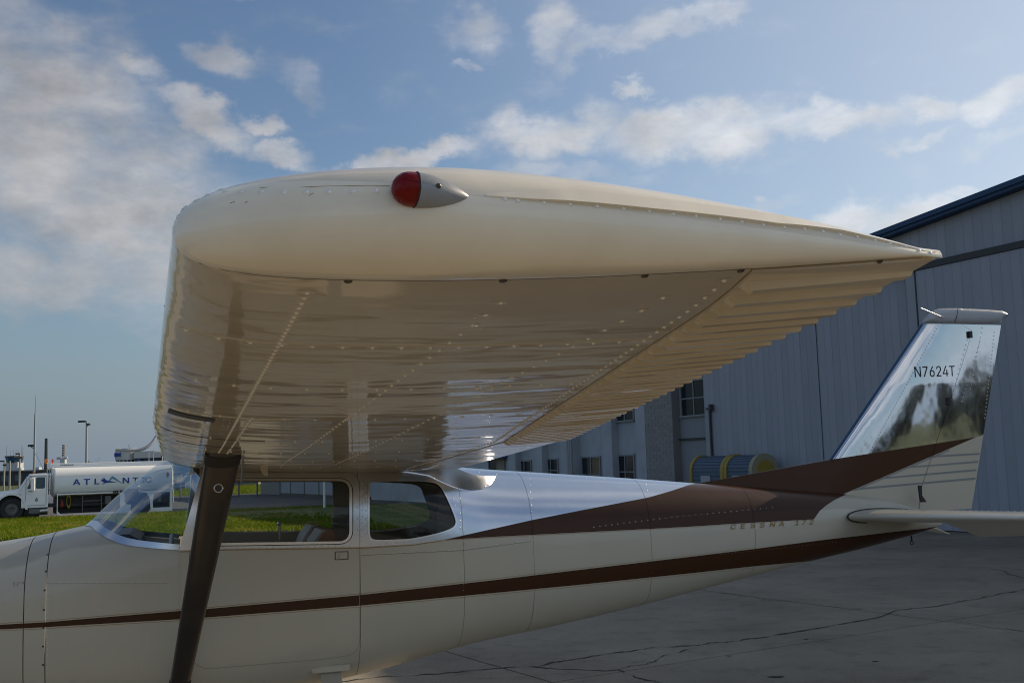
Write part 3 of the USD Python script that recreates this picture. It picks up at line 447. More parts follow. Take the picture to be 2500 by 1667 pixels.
pole('white_post', 'white post on the grass seen through the door window', 'post', 791, 1150, 47, .045, None, 'truckwhite')
# control tower
T = at(35, 1131, 260); sc = 260/FPX
ct = thing('control_tower', 'control tower with dark glazed cab and aerials on its roof', 'control tower', (T[0], T[1], 0))
zz = lambda py: at(35, py, 260)[2]
obj('shaft', bev(-1.75, 1.55, -1.6, 1.6, 0, zz(1128), .1), M['towerpale'], ct)
def frus(w0, w1, z0, z1, n=8): 
    a = np.arange(n)*2*math.pi/n+math.pi/n; return trimesh.convex.convex_hull(np.vstack([np.c_[w0*np.cos(a), w0*np.sin(a), np.full(n, z0)], np.c_[w1*np.cos(a), w1*np.sin(a), np.full(n, z1)]]))
obj('cab_glass', frus(1.75, 2.05, zz(1127), zz(1116)), M['terminalwin'], ct); obj('cab_roof', frus(2.2, 2.1, zz(1116), zz(1112.5)), M['towerdark'], ct); obj('gallery', frus(1.9, 1.9, zz(1129), zz(1127)), M['towerdark'], ct)
for x, py in ((-1.9, 1087), (-.9, 1098), (-.3, 1096), (.35, 1097), (.9, 1099), (1.75, 1088), (2.0, 1092)): obj('aerial', cyl((x, 0, zz(1113)), (x, 0, zz(py)), .045, .03, n=5), M['towerdark'], ct)
T = at(70, 1150, 240); lowb = thing('terminal_block', 'low dark building below the control tower', 'building', (T[0], T[1], 0)); hgt = at(70, 1147, 240)[2]
obj('wall', bx(-14, 8, 0, 12, 0, hgt-.3), M['towerdark'], lowb); obj('roof', bx(-14.3, 8.3, -.3, 12.3, hgt-.3, hgt), M['rust'], lowb)
for i in range(6): obj('window', bx(-12+3*i, -10.4+3*i, -.05, 0, .9, 2.2), M['truckglass'], lowb)
for i in range(3): obj('roof_vent', bev(-4+4*i, -2.6+4*i, 2, 3.5, hgt, hgt+.6, .05), M['towerpale'], lowb)
# lattice mast with dishes
T = at(155.5, 1087, 230); lm = thing('lattice_mast', 'small white lattice mast with dishes above the tank', 'mast', (T[0], T[1], 0)); z0, z1, z2 = at(155, 1143, 230)[2], at(155, 1118, 230)[2], T[2]
obj('base_tower', trimesh.convex.convex_hull(np.array([(a, b, z_) for z_, w in ((0, .9), (z1, .45)) for a in (-w, w) for b in (-w, w)])), M['towerpale'], lm); obj('dish', cat_([bev(-1.4, -.5, -.3, .3, z1-.25, z1+.25, .1), bev(.1, .9, -.3, .3, z1-.15, z1+.2, .1)]), M['towerpale'], lm)
obj('lattice', cat_([cyl((a, b, z1), (a*.7, b*.7, z2), .05, n=5) for a in (-.22, .22) for b in (-.22, .22)]+[bx(-.25, .25, -.25, .25, v-.12, v+.12) for v in np.linspace(z1+.6, z2, 5)]), M['rust'], lm)
# terminal with round end
D = 105; c0 = at(283, 1110, D); sc = D/FPX; tb = thing('terminal_building', 'grey terminal with rounded upper storey over a band of blue windows', 'building', (c0[0], c0[1]+3, 0)); z = lambda py: at(283, py, D)[2]; rad = 28*sc
def drum(r, z0, z1, n=28): return trimesh.creation.cylinder(r, z1-z0, sections=n).apply_translation((0, 0, (z0+z1)/2))
obj('round_storey', drum(rad, z(1122), z(1096)), M['terminal'], tb, smooth=30); obj('window_band', drum(rad*.86, 0, z(1122)), M['terminalwin'], tb, smooth=30); obj('parapet', drum(rad*.96, z(1096), z(1094)), M['towerpale'], tb, smooth=30)
for a in np.linspace(math.pi*1.0, math.pi*2.0, 9): obj('mullion', drum(.07, 0, z(1122)).apply_translation((rad*.87*math.cos(a), rad*.87*math.sin(a), 0)), M['terminal'], tb)
x1 = at(420, 1110, D)[0]-c0[0]; xs_ = at(309, 1110, D)[0]-c0[0]
obj('upper_storey', bx(xs_, x1, -1.0, 8, z(1119), z(1102)), M['terminal'], tb); obj('wing_windows', bx(.5, x1-1, -.4, 8, 0, z(1119)), M['terminalwin'], tb); obj('blue_pier', bx(at(321, 1110, D)[0]-c0[0]-.1, at(321, 1110, D)[0]-c0[0]+.12, -1.05, -.4, 0, z(1121)), M['terminalblue'], tb); obj('side_roof', bx(xs_+1.3, x1+2, -2.2, -1.0, z(1136), z(1131)), M['rust'], tb)
sg = [trimesh.creation.box(extents=(.13, .06, .30 if i % 3 else .42)).apply_translation((-rad*math.sin(a), -rad*math.cos(a)-.03, z(1109))) for i, a in enumerate(np.linspace(.25, 1.15, 7))]; obj('sign_letters', cat_(sg), M['logoblue'], tb)
obj('aerial', cyl((.3, 0, z(1095)), (.1, 0, z(1083)), .03, n=5), M['towerdark'], tb)
# far grey hall behind the fence, fence, parked car, tree
T = at(440, 1160, 125); fh = thing('far_hall', 'long plain grey hall behind the fence, seen through the windshield', 'building', (T[0], T[1], 0)); zt_ = at(480, 1143, 125)[2]
obj('wall', bx(-2, 9, 0, 12, 0, zt_), M['fargrey'], fh); obj('roof', bx(-2.3, 9.3, -.3, 12.3, zt_, zt_+.25), M['rust'], fh); obj('shed_door', bx(1, 3.2, -.06, 0, 0, 2.2), M['annexshade'], fh)
fe = [gnd(p, q)[:2] for p, q in ((404, 1222), (440, 1222), (508, 1219), (583, 1213), (628, 1212))]; fence = thing('wire_fence', 'grey wire fence with posts between the road and the far grass', 'fence', (fe[0][0], fe[0][1], 0))
for k, P in enumerate(fe): d = P-fe[0]; obj('post', cyl((d[0], d[1], 0), (d[0], d[1], 1.75), .06, n=8), M['fencegrey'], fence)
for a, b in zip(fe[:-1], fe[1:]):
    a, b = a-fe[0], b-fe[0]; obj('rail', cat_([cyl((*a, z_), (*b, z_), .022, n=5) for z_ in (.12, .95, 1.72)]), M['fencegrey'], fence)
P = gnd(585, 1211); car = thing('parked_car', 'small dark parked car beyond the fence', 'car', (P[0]-14, P[1]+26, 0), .2); body_ = Polygon([(-2, .3), (-2, .8), (-1.2, .95), (-.7, 1.4), (.7, 1.42), (1.3, .98), (2.1, .85), (2.1, .3)]); obj('body', extr(body_, -.85, .85, 'y'), M['towerdark'], car, smooth=30); obj('window', extr(Polygon([(-1.05, .96), (-.62, 1.33), (.64, 1.34), (1.1, .98)]), -.87, -.84, 'y'), M['truckglass'], car)
for x in (-1.3, 1.3): obj('wheel', cyl((x, -.88, .32), (x, -.68, .32), .32, n=18), M['tyre'], car)
def tree(label, P, H, Wt, seed, name='tree', n=2600, group=None):
    r = np.random.default_rng(seed); t = thing(name, label, 'tree', (P[0], P[1], 0), 0, group); limbs = [cyl((0, 0, 0), (0, 0, H*.55), .05*H*.5, .02*H*.5, n=7)]
    for k in range(7): a = r.uniform(0, 6.28); limbs.append(cyl((0, 0, H*r.uniform(.25, .5)), (math.cos(a)*Wt*.35, math.sin(a)*Wt*.35, H*r.uniform(.55, .85)), .012*H, .005*H, n=5))
    obj('trunk', cat_(limbs), M['rust'], t)
    cl = np.c_[r.normal(0, Wt*.24, 26), r.normal(0, Wt*.24, 26), r.uniform(H*.32, H*.92, 26)]; cl[:, :2] *= np.sqrt(np.clip(1.15-((cl[:, 2:]/H-.55)/.5)**2, .1, 1)); C_ = cl[r.integers(0, 26, n)]+r.normal(0, Wt*.085, (n, 3)); s_ = r.uniform(.04, .085, n)*H*.5
    a = r.normal(0, 1, (n, 3)); a /= np.linalg.norm(a, axis=1, keepdims=True); b = np.cross(a, r.normal(0, 1, (n, 3))); b /= np.linalg.norm(b, axis=1, keepdims=True); V = np.stack([C_-a*s_[:, None], C_+b*s_[:, None]*.6, C_+a*s_[:, None], C_-b*s_[:, None]*.6], 1).reshape(-1, 3); V[:, 2] = np.maximum(V[:, 2], .3); i = np.arange(n)[:, None]*4
    obj('crown', trimesh.Trimesh(V, np.vstack([i+[0, 1, 2], i+[0, 2, 3]]), process=False), M['tree'], t)
P = at(240, 1140, 190); tree('dark tree top showing between the tanker tank and the terminal', (P[0], P[1]), P[2]+.35, 5.5, 5)
# the trees across the apron behind the viewer, mirrored in the polished tail and fuselage
def treeline():
    r = np.random.default_rng(77); V = []
    for k in range(34):
        a = math.radians(95+k*5.4+r.uniform(-2, 2)); R_ = 78+r.uniform(-8, 10); c = np.array([math.sin(a)*R_, math.cos(a)*R_]); H, Wt, n = r.uniform(4, 7.5), r.uniform(5, 8), 1500
        cl = np.c_[r.normal(0, Wt*.3, 22), r.normal(0, Wt*.3, 22), r.uniform(H*.1, H*.92, 22)]; C_ = cl[r.integers(0, 22, n)]+r.normal(0, Wt*.10, (n, 3)); C_[:, :2] += c; s_ = r.uniform(.05, .1, n)*4.5
        q = r.normal(0, 1, (n, 3)); q /= np.linalg.norm(q, axis=1, keepdims=True); b = np.cross(q, r.normal(0, 1, (n, 3))); b /= np.linalg.norm(b, axis=1, keepdims=True)
        W = np.stack([C_-q*s_[:, None], C_+b*s_[:, None]*.7, C_+q*s_[:, None], C_-b*s_[:, None]*.7], 1); W[..., 2] = np.maximum(W[..., 2], .2); V.append(W)
    V = np.concatenate(V).reshape(-1, 3); i = np.arange(len(V)//4)[:, None]*4
    p = obj('treeline', trimesh.Trimesh(V, np.vstack([i+[0, 1, 2], i+[0, 2, 3]]), process=False), M['tree']); tag(p, 'dark belt of trees across the apron behind the viewer, mirrored in the tail', 'trees', kind='stuff')
treeline()
# ================================================================== the aircraft
air = thing('light_aircraft', 'high wing single engine aircraft, cream and bare metal with brown stripes, red light on wingtip', 'airplane', (AX, AY, 0), PSI)

def grid_region(poly, func, ae, be, flip=False, off=0.):
    """the part of a curved surface func(a, b) that lies inside a polygon of its parameter plane, with true normals"""
    A0, B0 = np.meshgrid(ae[:-1], be[:-1], indexing='ij'); A1, B1 = np.meshgrid(ae[1:], be[1:], indexing='ij')
    bxs = shapely.box(A0.ravel(), B0.ravel(), A1.ravel(), B1.ravel()); shapely.prepare(poly)
    ins = shapely.contains_properly(poly, bxs); cut = shapely.intersects(poly, bxs) & ~ins
    P, F = [], []; n = 0
    if ins.any():
        a0, b0, a1, b1 = (q.ravel()[ins] for q in (A0, B0, A1, B1)); k = len(a0)
        P.append(np.stack([np.stack([a0, b0], 1), np.stack([a1, b0], 1), np.stack([a1, b1], 1), np.stack([a0, b1], 1)], 1).reshape(-1, 2))
        i = np.arange(k)[:, None]*4; F += [i+[0, 1, 2], i+[0, 2, 3]]; n = 4*k
    for g in shapely.intersection(poly, bxs[cut]):
        for h in getattr(g, 'geoms', [g]):
            if h.geom_type != 'Polygon' or h.area < 1e-12: continue
            v, f = trimesh.creation.triangulate_polygon(h, engine='earcut')
            tri = v[f]; sgn = np.cross(tri[:, 1]-tri[:, 0], tri[:, 2]-tri[:, 0]); f = np.where(sgn[:, None] < 0, f[:, ::-1], f)
            P.append(v); F.append(f+n); n += len(v)
    P = np.vstack(P); F = np.vstack(F)
    key, inv = np.unique(np.round(P, 7), axis=0, return_inverse=True); F = inv.ravel()[F]; P = key
    F = F[(F[:, 0] != F[:, 1]) & (F[:, 1] != F[:, 2]) & (F[:, 0] != F[:, 2])]
    a, b = P.T; e = 1e-4
    V = func(a, b); da = func(a+e, b)-func(a-e, b); db = func(a, b+e)-func(a, b-e)
    N = np.cross(da, db); N /= np.maximum(np.linalg.norm(N, axis=1, keepdims=True), 1e-12)
    if flip: N = -N; F = F[:, ::-1]
    return V+N*off, F, N
def part(name, R, mat, parent=air, label=None, kind=None):
    V, F, N = R; return obj(name, (V, F), mat, parent, normals=N, label=label, kind=kind)
def join(*R):
    V, F, N, n = [], [], [], 0
    for v, f, nn in R: V.append(v); F.append(f+n); N.append(nn); n += len(v)
    return np.vstack(V), np.vstack(F), np.vstack(N)

class Body:
    """a fuselage surface of superellipse sections"""
    def __init__(s, X, zt, zb, w, zc, nu, nl):
        s.x = X; s.zt, s.zb, s.w, s.zc, s.nu, s.nl = (Pch(X, q) for q in (zt, zb, w, zc, nu, nl))
    def pt(s, X, ph, side=-1):
        X = np.clip(X, s.x[0], s.x[-1]); c, sn = np.cos(ph), np.sin(ph); up = sn >= 0
        n = np.where(up, s.nu(X), s.nl(X)); r = (np.abs(c)**n+np.abs(sn)**n)**(-1/n)
        h = np.where(up, s.zt(X)-s.zc(X), s.zc(X)-s.zb(X))
        return np.stack([X, side*s.w(X)*r*c, s.zc(X)+h*r*sn], -1)
    def phi(s, X, Z):
        h = np.where(Z >= s.zc(X), s.zt(X)-s.zc(X), s.zc(X)-s.zb(X)); n = np.where(Z >= s.zc(X), s.nu(X), s.nl(X))
        q = np.clip((Z-s.zc(X))/h, -1, 1); return np.arctan2(q, (1-np.abs(q)**n)**(1/n))
    def half(s, X, Z):
        p = s.phi(X, Z); return -s.pt(X, p)[..., 1]
    def tables(s):
        s.tx = np.linspace(s.x[0], s.x[-1], 1500); s.T = np.stack([q(s.tx) for q in (s.zt, s.zb, s.w, s.zc, s.nu, s.nl)])
    def px_many(s, P):
        P = np.asarray(P, float); d = FWD[None]+(P[:, :1]-1250)/FPX*RGT-(P[:, 1:]-833.5)/FPX*UPV; d = np.stack([d[:, 0]*_c+d[:, 1]*_s, -d[:, 0]*_s+d[:, 1]*_c, d[:, 2]], 1); Y = np.full(len(P), -.4)
        for _ in range(60):
            Q = CP+d*((Y-CP[1])/d[:, 1])[:, None]; X = np.clip(Q[:, 0], s.x[0], s.x[-1]); zt, zb, w, zc, nu, nl = (np.interp(X, s.tx, t) for t in s.T)
            up = Q[:, 2] >= zc; n = np.where(up, nu, nl); q = np.minimum(np.abs(Q[:, 2]-zc)/np.where(up, zt-zc, zc-zb), 1); Y = .5*Y-.5*w*(1-q**n)**(1/n)
        return X, Q[:, 2]
    def px(s, px, py):
        X, Z = s.px_many([(px, py)]); return float(X[0]), float(Z[0])
    def par(s, pxs, closed=True, step=9.):
        """photo polyline -> dense polyline in (X, phi)"""
        q = list(pxs)+([pxs[0]] if closed else []); out = []
        for (a, b), (c, d) in zip(q[:-1], q[1:]):
            k = max(1, int(math.hypot(c-a, d-b)/step))
            for i in range(k): out.append((a+(c-a)*i/k, b+(d-b)*i/k))
        if not closed: out.append(q[-1])
        X, Z = s.px_many(out); return list(zip(X.tolist(), s.phi(X, Z).tolist()))
def smooth_px(pts, closed=True, it=2):
    p = [np.array(q, float) for q in pts]
    for _ in range(it):
        o = []; k = len(p)
        for i in range(k if closed else k-1):
            a, b = p[i], p[(i+1) % k]; o += [a*.75+b*.25, a*.25+b*.75]
        if not closed: o = [p[0]]+o+[p[-1]]
        p = o
    return [tuple(q) for q in p]
def round_px(pts, r, k=6):
    """corner fillets of radius r (px) on a closed polygon"""
    out = []; n = len(pts)
    for i in range(n):
        a, b, c = (np.array(pts[j % n], float) for j in (i-1, i, i+1)); rr = r[i] if np.ndim(r) else r
        if rr <= 0: out.append(tuple(b)); continue
        u, v = a-b, c-b; lu, lv = np.linalg.norm(u), np.linalg.norm(v); d = min(rr, lu*.48, lv*.48); u, v = u/lu*d, v/lv*d
        for t in np.linspace(0, 1, k): out.append(tuple((1-t)**2*(b+u)+2*t*(1-t)*b+t*t*(b+v)))
    return out

B = Body([.05, .5, .8, 1.13, 1.35, 1.65, 1.92, 2.33, 3.0, 3.5, 3.9, 4.44, 4.75, 5.05, 5.3, 5.5],
         [1.905, 1.905, 1.905, 1.90, 1.885, 1.845, 1.812, 1.774, 1.714, 1.665, 1.627, 1.574, 1.545, 1.50, 1.42, 1.33],
         [.545, .555, .575, .615, .645, .70, .74, .785, .875, .955, 1.02, 1.105, 1.15, 1.20, 1.245, 1.29],
         [.53, .545, .548, .54, .525, .495, .455, .405, .325, .27, .225, .17, .142, .105, .06, .02],
         [1.17, 1.17, 1.17, 1.18, 1.19, 1.21, 1.225, 1.24, 1.27, 1.29, 1.305, 1.33, 1.345, 1.345, 1.335, 1.31],
         [6, 6, 6, 5.2, 4.4, 3.3, 2.7, 2.5, 2.35, 2.3, 2.3, 2.25, 2.2, 2.1, 2.1, 2.1],
         [3.6, 3.6, 3.6, 3.4, 3.2, 3.0, 2.8, 2.7, 2.6, 2.5, 2.5, 2.4, 2.3, 2.2, 2.1, 2.1])
A = Body([-1.85, -1.7, -1.4, -1.1, -.78, -.6, -.49, -.32, -.15, .02, .16],
         [1.17, 1.30, 1.385, 1.44, 1.485, 1.508, 1.528, 1.556, 1.565, 1.565, 1.565],
         [.86, .76, .665, .61, .58, .565, .56, .55, .548, .547, .547],
         [.20, .32, .41, .455, .487, .5, .507, .517, .524, .529, .533],
         [1.01, 1.03, 1.08, 1.11, 1.14, 1.15, 1.16, 1.165, 1.17, 1.17, 1.17],
         [2.2, 2.2, 2.25, 2.3, 2.4, 2.5, 2.6, 2.9, 3.4, 4.2, 5.0],
         [2.4, 2.6, 2.8, 3.0, 3.2, 3.3, 3.4, 3.5, 3.6, 3.6, 3.6])
A.tables(); B.tables()
fB = {-1: lambda X, p: B.pt(X, p, -1), 1: lambda X, p: B.pt(X, p, 1)}
fA = {-1: lambda X, p: A.pt(X, p, -1), 1: lambda X, p: A.pt(X, p, 1)}
GB = (np.linspace(.05, 5.5, 110), np.linspace(-math.pi/2, math.pi/2, 49)); GA = (np.linspace(-1.85, .16, 44), np.linspace(-math.pi/2, math.pi/2, 41))
def onBody(body, fs, poly, side=-1, off=0., grid=None):
    return grid_region(poly, fs[side], *(grid or (GB if body is B else GA)), flip=(side > 0), off=off)

# flip check: outward normals on the left side point to -Y
_t = onBody(B, fB, sbox(1, -.2, 1.2, .2)); FLIP = _t[2][:, 1].mean() > 0
def onBody(body, fs, poly, side=-1, off=0., grid=None):
    return grid_region(poly, fs[side], *(grid or (GB if body is B else GA)), flip=(side > 0) != FLIP, off=off)

# ---- outlines read off the photograph, laid on the body side
belt = [(437, 1343), (560, 1338), (882, 1334), (1006, 1327), (1081, 1317)]
wedge_up = [(1085, 1317), (1128, 1307), (1298, 1269), (1425, 1244), (1582, 1214), (1638, 1198), (1680, 1184), (1704, 1178.6)]
wedge_lo = [(1085, 1317), (1200, 1310), (1298, 1305), (1587, 1290.5), (1700, 1284), (1782, 1278.5), (1987, 1267)]
wedge_back = [(1987, 1267), (2001, 1247), (2016, 1234), (2034, 1222), (2058, 1210), (2078, 1203)]
beltp = B.par(belt, False); wup = B.par(wedge_up, False); wlo = B.par(wedge_lo, False); wbk = B.par(wedge_back, False)
xpost = B.par([(437, 1343), (487, 1168)], False)
X0 = beltp[0][0]
alu_zone = Polygon(beltp+wup+[(wup[-1][0]+.02, HP), (xpost[-1][0], HP)]+xpost[::-1]).buffer(0)
brown_zone = Polygon(wup+[(wup[-1][0]+.02, HP), (wbk[-1][0]+.03, HP)]+wbk[::-1]+wlo[::-1]).buffer(0)
XF = .15
white_zone = sbox(XF, -HP, 5.5, HP).difference(alu_zone.buffer(1e-4)).difference(brown_zone).difference(sbox(0, xpost[0][1]-.02, .36, HP).difference(alu_zone).intersection(Polygon([(0, beltp[0][1])]+xpost+[(xpost[-1][0], HP), (0, HP)])))
door = Polygon(B.par(round_px([(455, 1605), (463, 1343), (506, 1153), (878, 1153), (878.5, 1595), (800, 1607), (500, 1632)], [20, 0, 10, 36, 40, 40, 10]))).buffer(0)
dwin = Polygon(B.par(round_px([(474, 1325), (507, 1175), (852, 1175), (852, 1320)], [10, 10, 26, 26]))).buffer(0)
rwin = Polygon(B.par(smooth_px([(901, 1184), (903, 1178), (912, 1175), (960, 1174), (1013, 1174), (1050, 1176), (1068, 1181), (1081, 1195), (1098, 1229), (1112, 1264), (1114, 1277), (1106, 1289), (1073, 1301), (1013, 1314), (979, 1317), (918, 1318.5), (906, 1315), (901, 1305), (901, 1260)], it=1))).buffer(0)
seamX = [float(B.px(*p)[0]) for p in ((1128, 1260), (1299, 1280), (1587, 1280), (1843, 1290))]
gap = .0022
def split(poly, xs):
    xs = [-9]+list(xs)+[9]; out = []
    for a, b in zip(xs[:-1], xs[1:]):
        g = poly.intersection(sbox(a+gap*.5, -2, b-gap*.5, 2))
        if not g.is_empty: out.append(g)
    return out
doorX = float(B.px(880, 1450)[0])
dgap = door.buffer(gap)
# left side panels
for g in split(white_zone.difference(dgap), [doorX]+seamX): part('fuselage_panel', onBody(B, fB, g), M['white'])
for g in split(alu_zone.difference(dgap).difference(rwin), [doorX]+seamX): part('upper_panel', onBody(B, fB, g), M['alu'], label='bare metal upper fuselage panel')
for g in split(brown_zone, seamX): part('stripe_panel', onBody(B, fB, g), M['brown'], label='brown painted fuselage panel')
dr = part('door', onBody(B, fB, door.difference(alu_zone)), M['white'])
part('window_frame', onBody(B, fB, door.intersection(alu_zone).difference(dwin.buffer(.012))), M['alu'], dr)
part('window_seal', onBody(B, fB, dwin.buffer(.024).difference(dwin.buffer(.017)), off=.0015), M['rubber'], dr)
part('window_trim', onBody(B, fB, dwin.buffer(.018).difference(dwin.buffer(.001)), off=.006), M['trim'], dr)
part('window_pane', onBody(B, fB, dwin.buffer(.004), off=-.004), M['glass'], dr)
hd = B.par([(819, 1347), (849, 1346), (849, 1364), (819, 1365)])
part('door_handle', onBody(B, fB, Polygon(hd).buffer(.004).difference(Polygon(hd).buffer(-.001)), off=.0008), M['seam'], dr)
part('door_handle', onBody(B, fB, Polygon(B.par([(828, 1349), (848, 1348), (848, 1362), (828, 1363)])), off=.006), M['white'], dr)
def dome(P, N, r, h):
    """a low rivet head"""
    N = N/np.linalg.norm(N); a = np.cross(N, [.3, .2, .9]); a /= np.linalg.norm(a); b = np.cross(N, a); v, f = [], []
    for rr, hh in ((1, 0.), (.72, .62)):
        for i in range(7): t = i*2*math.pi/7; v.append(P+r*rr*(math.cos(t)*a+math.sin(t)*b)+N*h*hh)
    v.append(P+N*h)
    for i in range(7):
        j = (i+1) % 7; f += [[i, j, 7+j], [i, 7+j, 7+i], [7+i, 7+j, 14]]
    return np.array(v), np.array(f)
def rivets(name, pts, r, h, mat, parent=air, kind='stuff'):
    V, F, n = [], [], 0
    for P, N in pts:
        v, f = dome(np.asarray(P), np.asarray(N), r, h); V.append(v); F.append(f+n); n += len(v)
    return obj(name, trimesh.Trimesh(np.vstack(V), np.vstack(F), process=False), mat, parent, smooth=50, kind=kind)
def bodyPN(body, X, ph, side=-1):
    e = 1e-4; P = body.pt(np.array(X), np.array(ph), side); N = np.cross(body.pt(np.array(X+e), np.array(ph), side)-P, body.pt(np.array(X), np.array(ph+e), side)-P)
    N /= np.linalg.norm(N)
    if N[1]*side < 0: N = -N
    return P, N
def along_px(body, pts, step):
    q = []
    for (a, b), (c, d) in zip(pts[:-1], pts[1:]):
        k = max(1, int(math.hypot(c-a, d-b)/step)); q += [(a+(c-a)*i/k, b+(d-b)*i/k) for i in range(k)]
    X, Z = body.px_many(q); return [bodyPN(body, x_, p_) for x_, p_ in zip(X.tolist(), body.phi(X, Z).tolist())]
rv = along_px(B, [(884, 1180), (884, 1325)], 16)+along_px(B, [(893, 1188), (892, 1322)], 17)+along_px(B, [(871, 1184), (874, 1320)], 24)
rv += along_px(B, [(530, 1338.5), (870, 1331)], 17)+along_px(B, [(905, 1328), (1006, 1322), (1076, 1310)], 18)
rv += along_px(B, [(1124, 1198), (1124, 1306)], 17)+along_px(B, [(1100, 1200), (1117, 1250)], 17)+along_px(B, [(1294, 1168), (1297, 1264)], 14)+along_px(B, [(1290, 1157), (1294, 1168)], 8)+along_px(B, [(1578, 1180), (1583, 1212)], 13)
rv += along_px(B, [(1170, 1152), (1298, 1158), (1520, 1172)], 38)
rivets('rivet', rv, .0042, .0018, M['rivmetal'])
rv = along_px(B, [(1131, 1320), (1131, 1560)], 15)+along_px(B, [(1302, 1318), (1305, 1400)], 13)+along_px(B, [(1304, 1442), (1308, 1528)], 13)+along_px(B, [(1590, 1300), (1590, 1350)], 12)+along_px(B, [(1590, 1398), (1590, 1470)], 12)
rv += along_px(B, [(910, 1352), (1128, 1340), (1298, 1318)], 16)+along_px(B, [(922, 1430), (1040, 1424)], 36)+along_px(B, [(1760, 1352), (2050, 1322)], 9)+along_px(B, [(1450, 1286), (1640, 1262), (1900, 1237)], 14)
rivets('rivet', rv, .003, .001, M['rivet'])
def ribbon(body, fs, pts, w, mat, name, off=.0012, parent=air, closed=False):
    L = LineString(body.par(pts, closed))
    return part(name, onBody(body, fs, shapely.affinity.scale(L, 1, 1).buffer(w/2, cap_style='flat'), off=off), mat, parent)
import shapely.affinity
ribbon(B, fB, [(882, 1355), (1128, 1343), (1298, 1321)], .0022, M['seam'], 'panel_seam')
ribbon(B, fB, [(440, 1346.5), (560, 1341.5), (882, 1337.5), (1006, 1330), (1081, 1319)], .006, M['gold'], 'pinstripe')
ribbon(B, fB, [(1085, 1318), (1200, 1311.5), (1298, 1306.5), (1587, 1292), (1700, 1285.5), (1782, 1280), (1986, 1268.5)], .005, M['gold'], 'pinstripe')
# lower stripe with gold edges
s_up = [(0, 1524), (110, 1518), (431, 1491), (495, 1486.5), (876, 1452), (1200, 1416), (1400, 1392), (1700, 1356.5), (1843, 1339), (2012, 1317), (2100, 1307), (2200, 1295.5), (2260, 1289), (2322, 1279)]
s_lo = [(2326, 1281), (2200, 1319), (2120, 1345), (2045, 1363), (2012, 1365.5), (1843, 1381), (1700, 1397), (1400, 1428), (1200, 1447), (876, 1477.5), (495, 1507), (431, 1511), (110, 1530), (0, 1535.5)]
sB = Polygon(B.par([p for p in s_up if p[0] > 425]+[p for p in s_lo if p[0] > 425])).buffer(0).intersection(sbox(XF, -2, 5.5, 2))
for g in split(sB.difference(door.boundary.buffer(gap)), []): part('lower_stripe', onBody(B, fB, g, off=.0008), M['brown'])
sA = Polygon(A.par([p for p in s_up if p[0] < 500]+[p for p in s_lo if p[0] < 500])).buffer(0)
_l, _u = A.px(0, 1535.5), A.px(0, 1524)
sA = sA.union(Polygon([(-1.75, float(A.phi(-1.75, 1.085))), (_u[0]+.002, float(A.phi(*_u))), (_l[0]+.002, float(A.phi(*_l))), (-1.75, float(A.phi(-1.75, 1.06)))])).intersection(sbox(-1.75, -2, XF, 2))
part('lower_stripe', onBody(A, fA, sA, off=.0008), M['brown'])
for k, (ln, dy) in enumerate(((s_up, -3.4), (s_lo, 3.4))):
    q = sorted((p[0], p[1]+dy) for p in ln)
    ribbon(B, fB, [p for p in q if 425 < p[0] < 2000], .0045, M['gold'], 'pinstripe', off=.001)
    ribbon(A, fA, [p for p in q if p[0] < 470], .004, M['gold'], 'pinstripe', off=.001)
# lettering along the tail
V, F, n = [], [], 0
def onside(mm, X0, Z0, dX, sl, sx, off=.0015):
    """flat lettering laid on the body side: x runs aft, y up"""
    v = mm.vertices; x = X0+v[:, 0]*sx; zz = Z0+v[:, 1]+(v[:, 0]*sx)*sl
    return trimesh.Trimesh(np.stack([x, -B.half(x, zz)-off-v[:, 2], zz], 1), mm.faces, process=False)
L0, L1 = B.px(1781, 1291.5), B.px(1986, 1278.5); sl = (L1[1]-L0[1])/(L1[0]-L0[0])
letters = []
for ch, px_ in zip('CESSNA172', (1781, 1806, 1830, 1853, 1877, 1900, 1938, 1955, 1973)):
    mm = meshkit.text_mesh(ch, .031, .0004, bold=True); mm.vertices[:, 0] += mm.vertices[:, 1]*.25; a = B.px(px_, 1291.5-(px_-1781)*13/205.)
    letters.append(onside(mm, a[0], a[1], 0, sl, 1.55))
obj('lettering', cat_(letters), M['goldtext'], air)

# right side (seen through the windows)
sh_ = lambda g: shapely.affinity.translate(g, .055, 0); dwr, rwr, azr, bzr = sh_(dwin), sh_(rwin), sh_(alu_zone), sh_(brown_zone)
whr = sh_(white_zone).union(sbox(XF, -HP, .4, .25))
wz = whr.difference(azr).difference(bzr).intersection(sbox(XF, -HP, 5.5, HP))
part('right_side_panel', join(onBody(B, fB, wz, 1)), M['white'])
part('right_side_panel', onBody(B, fB, azr.difference(rwr).difference(dwr), 1), M['alu'])
part('right_side_panel', onBody(B, fB, bzr, 1), M['brown'])
part('right_window', onBody(B, fB, rwr, 1, off=-.004), M['glass']); part('right_window', onBody(B, fB, dwr, 1, off=-.004), M['glass'])
part('rear_window', onBody(B, fB, rwin, off=-.006), M['glass'])
part('rear_window_rim', onBody(B, fB, rwin.buffer(.008).difference(rwin.buffer(-.003)), off=.002), M['trim'])

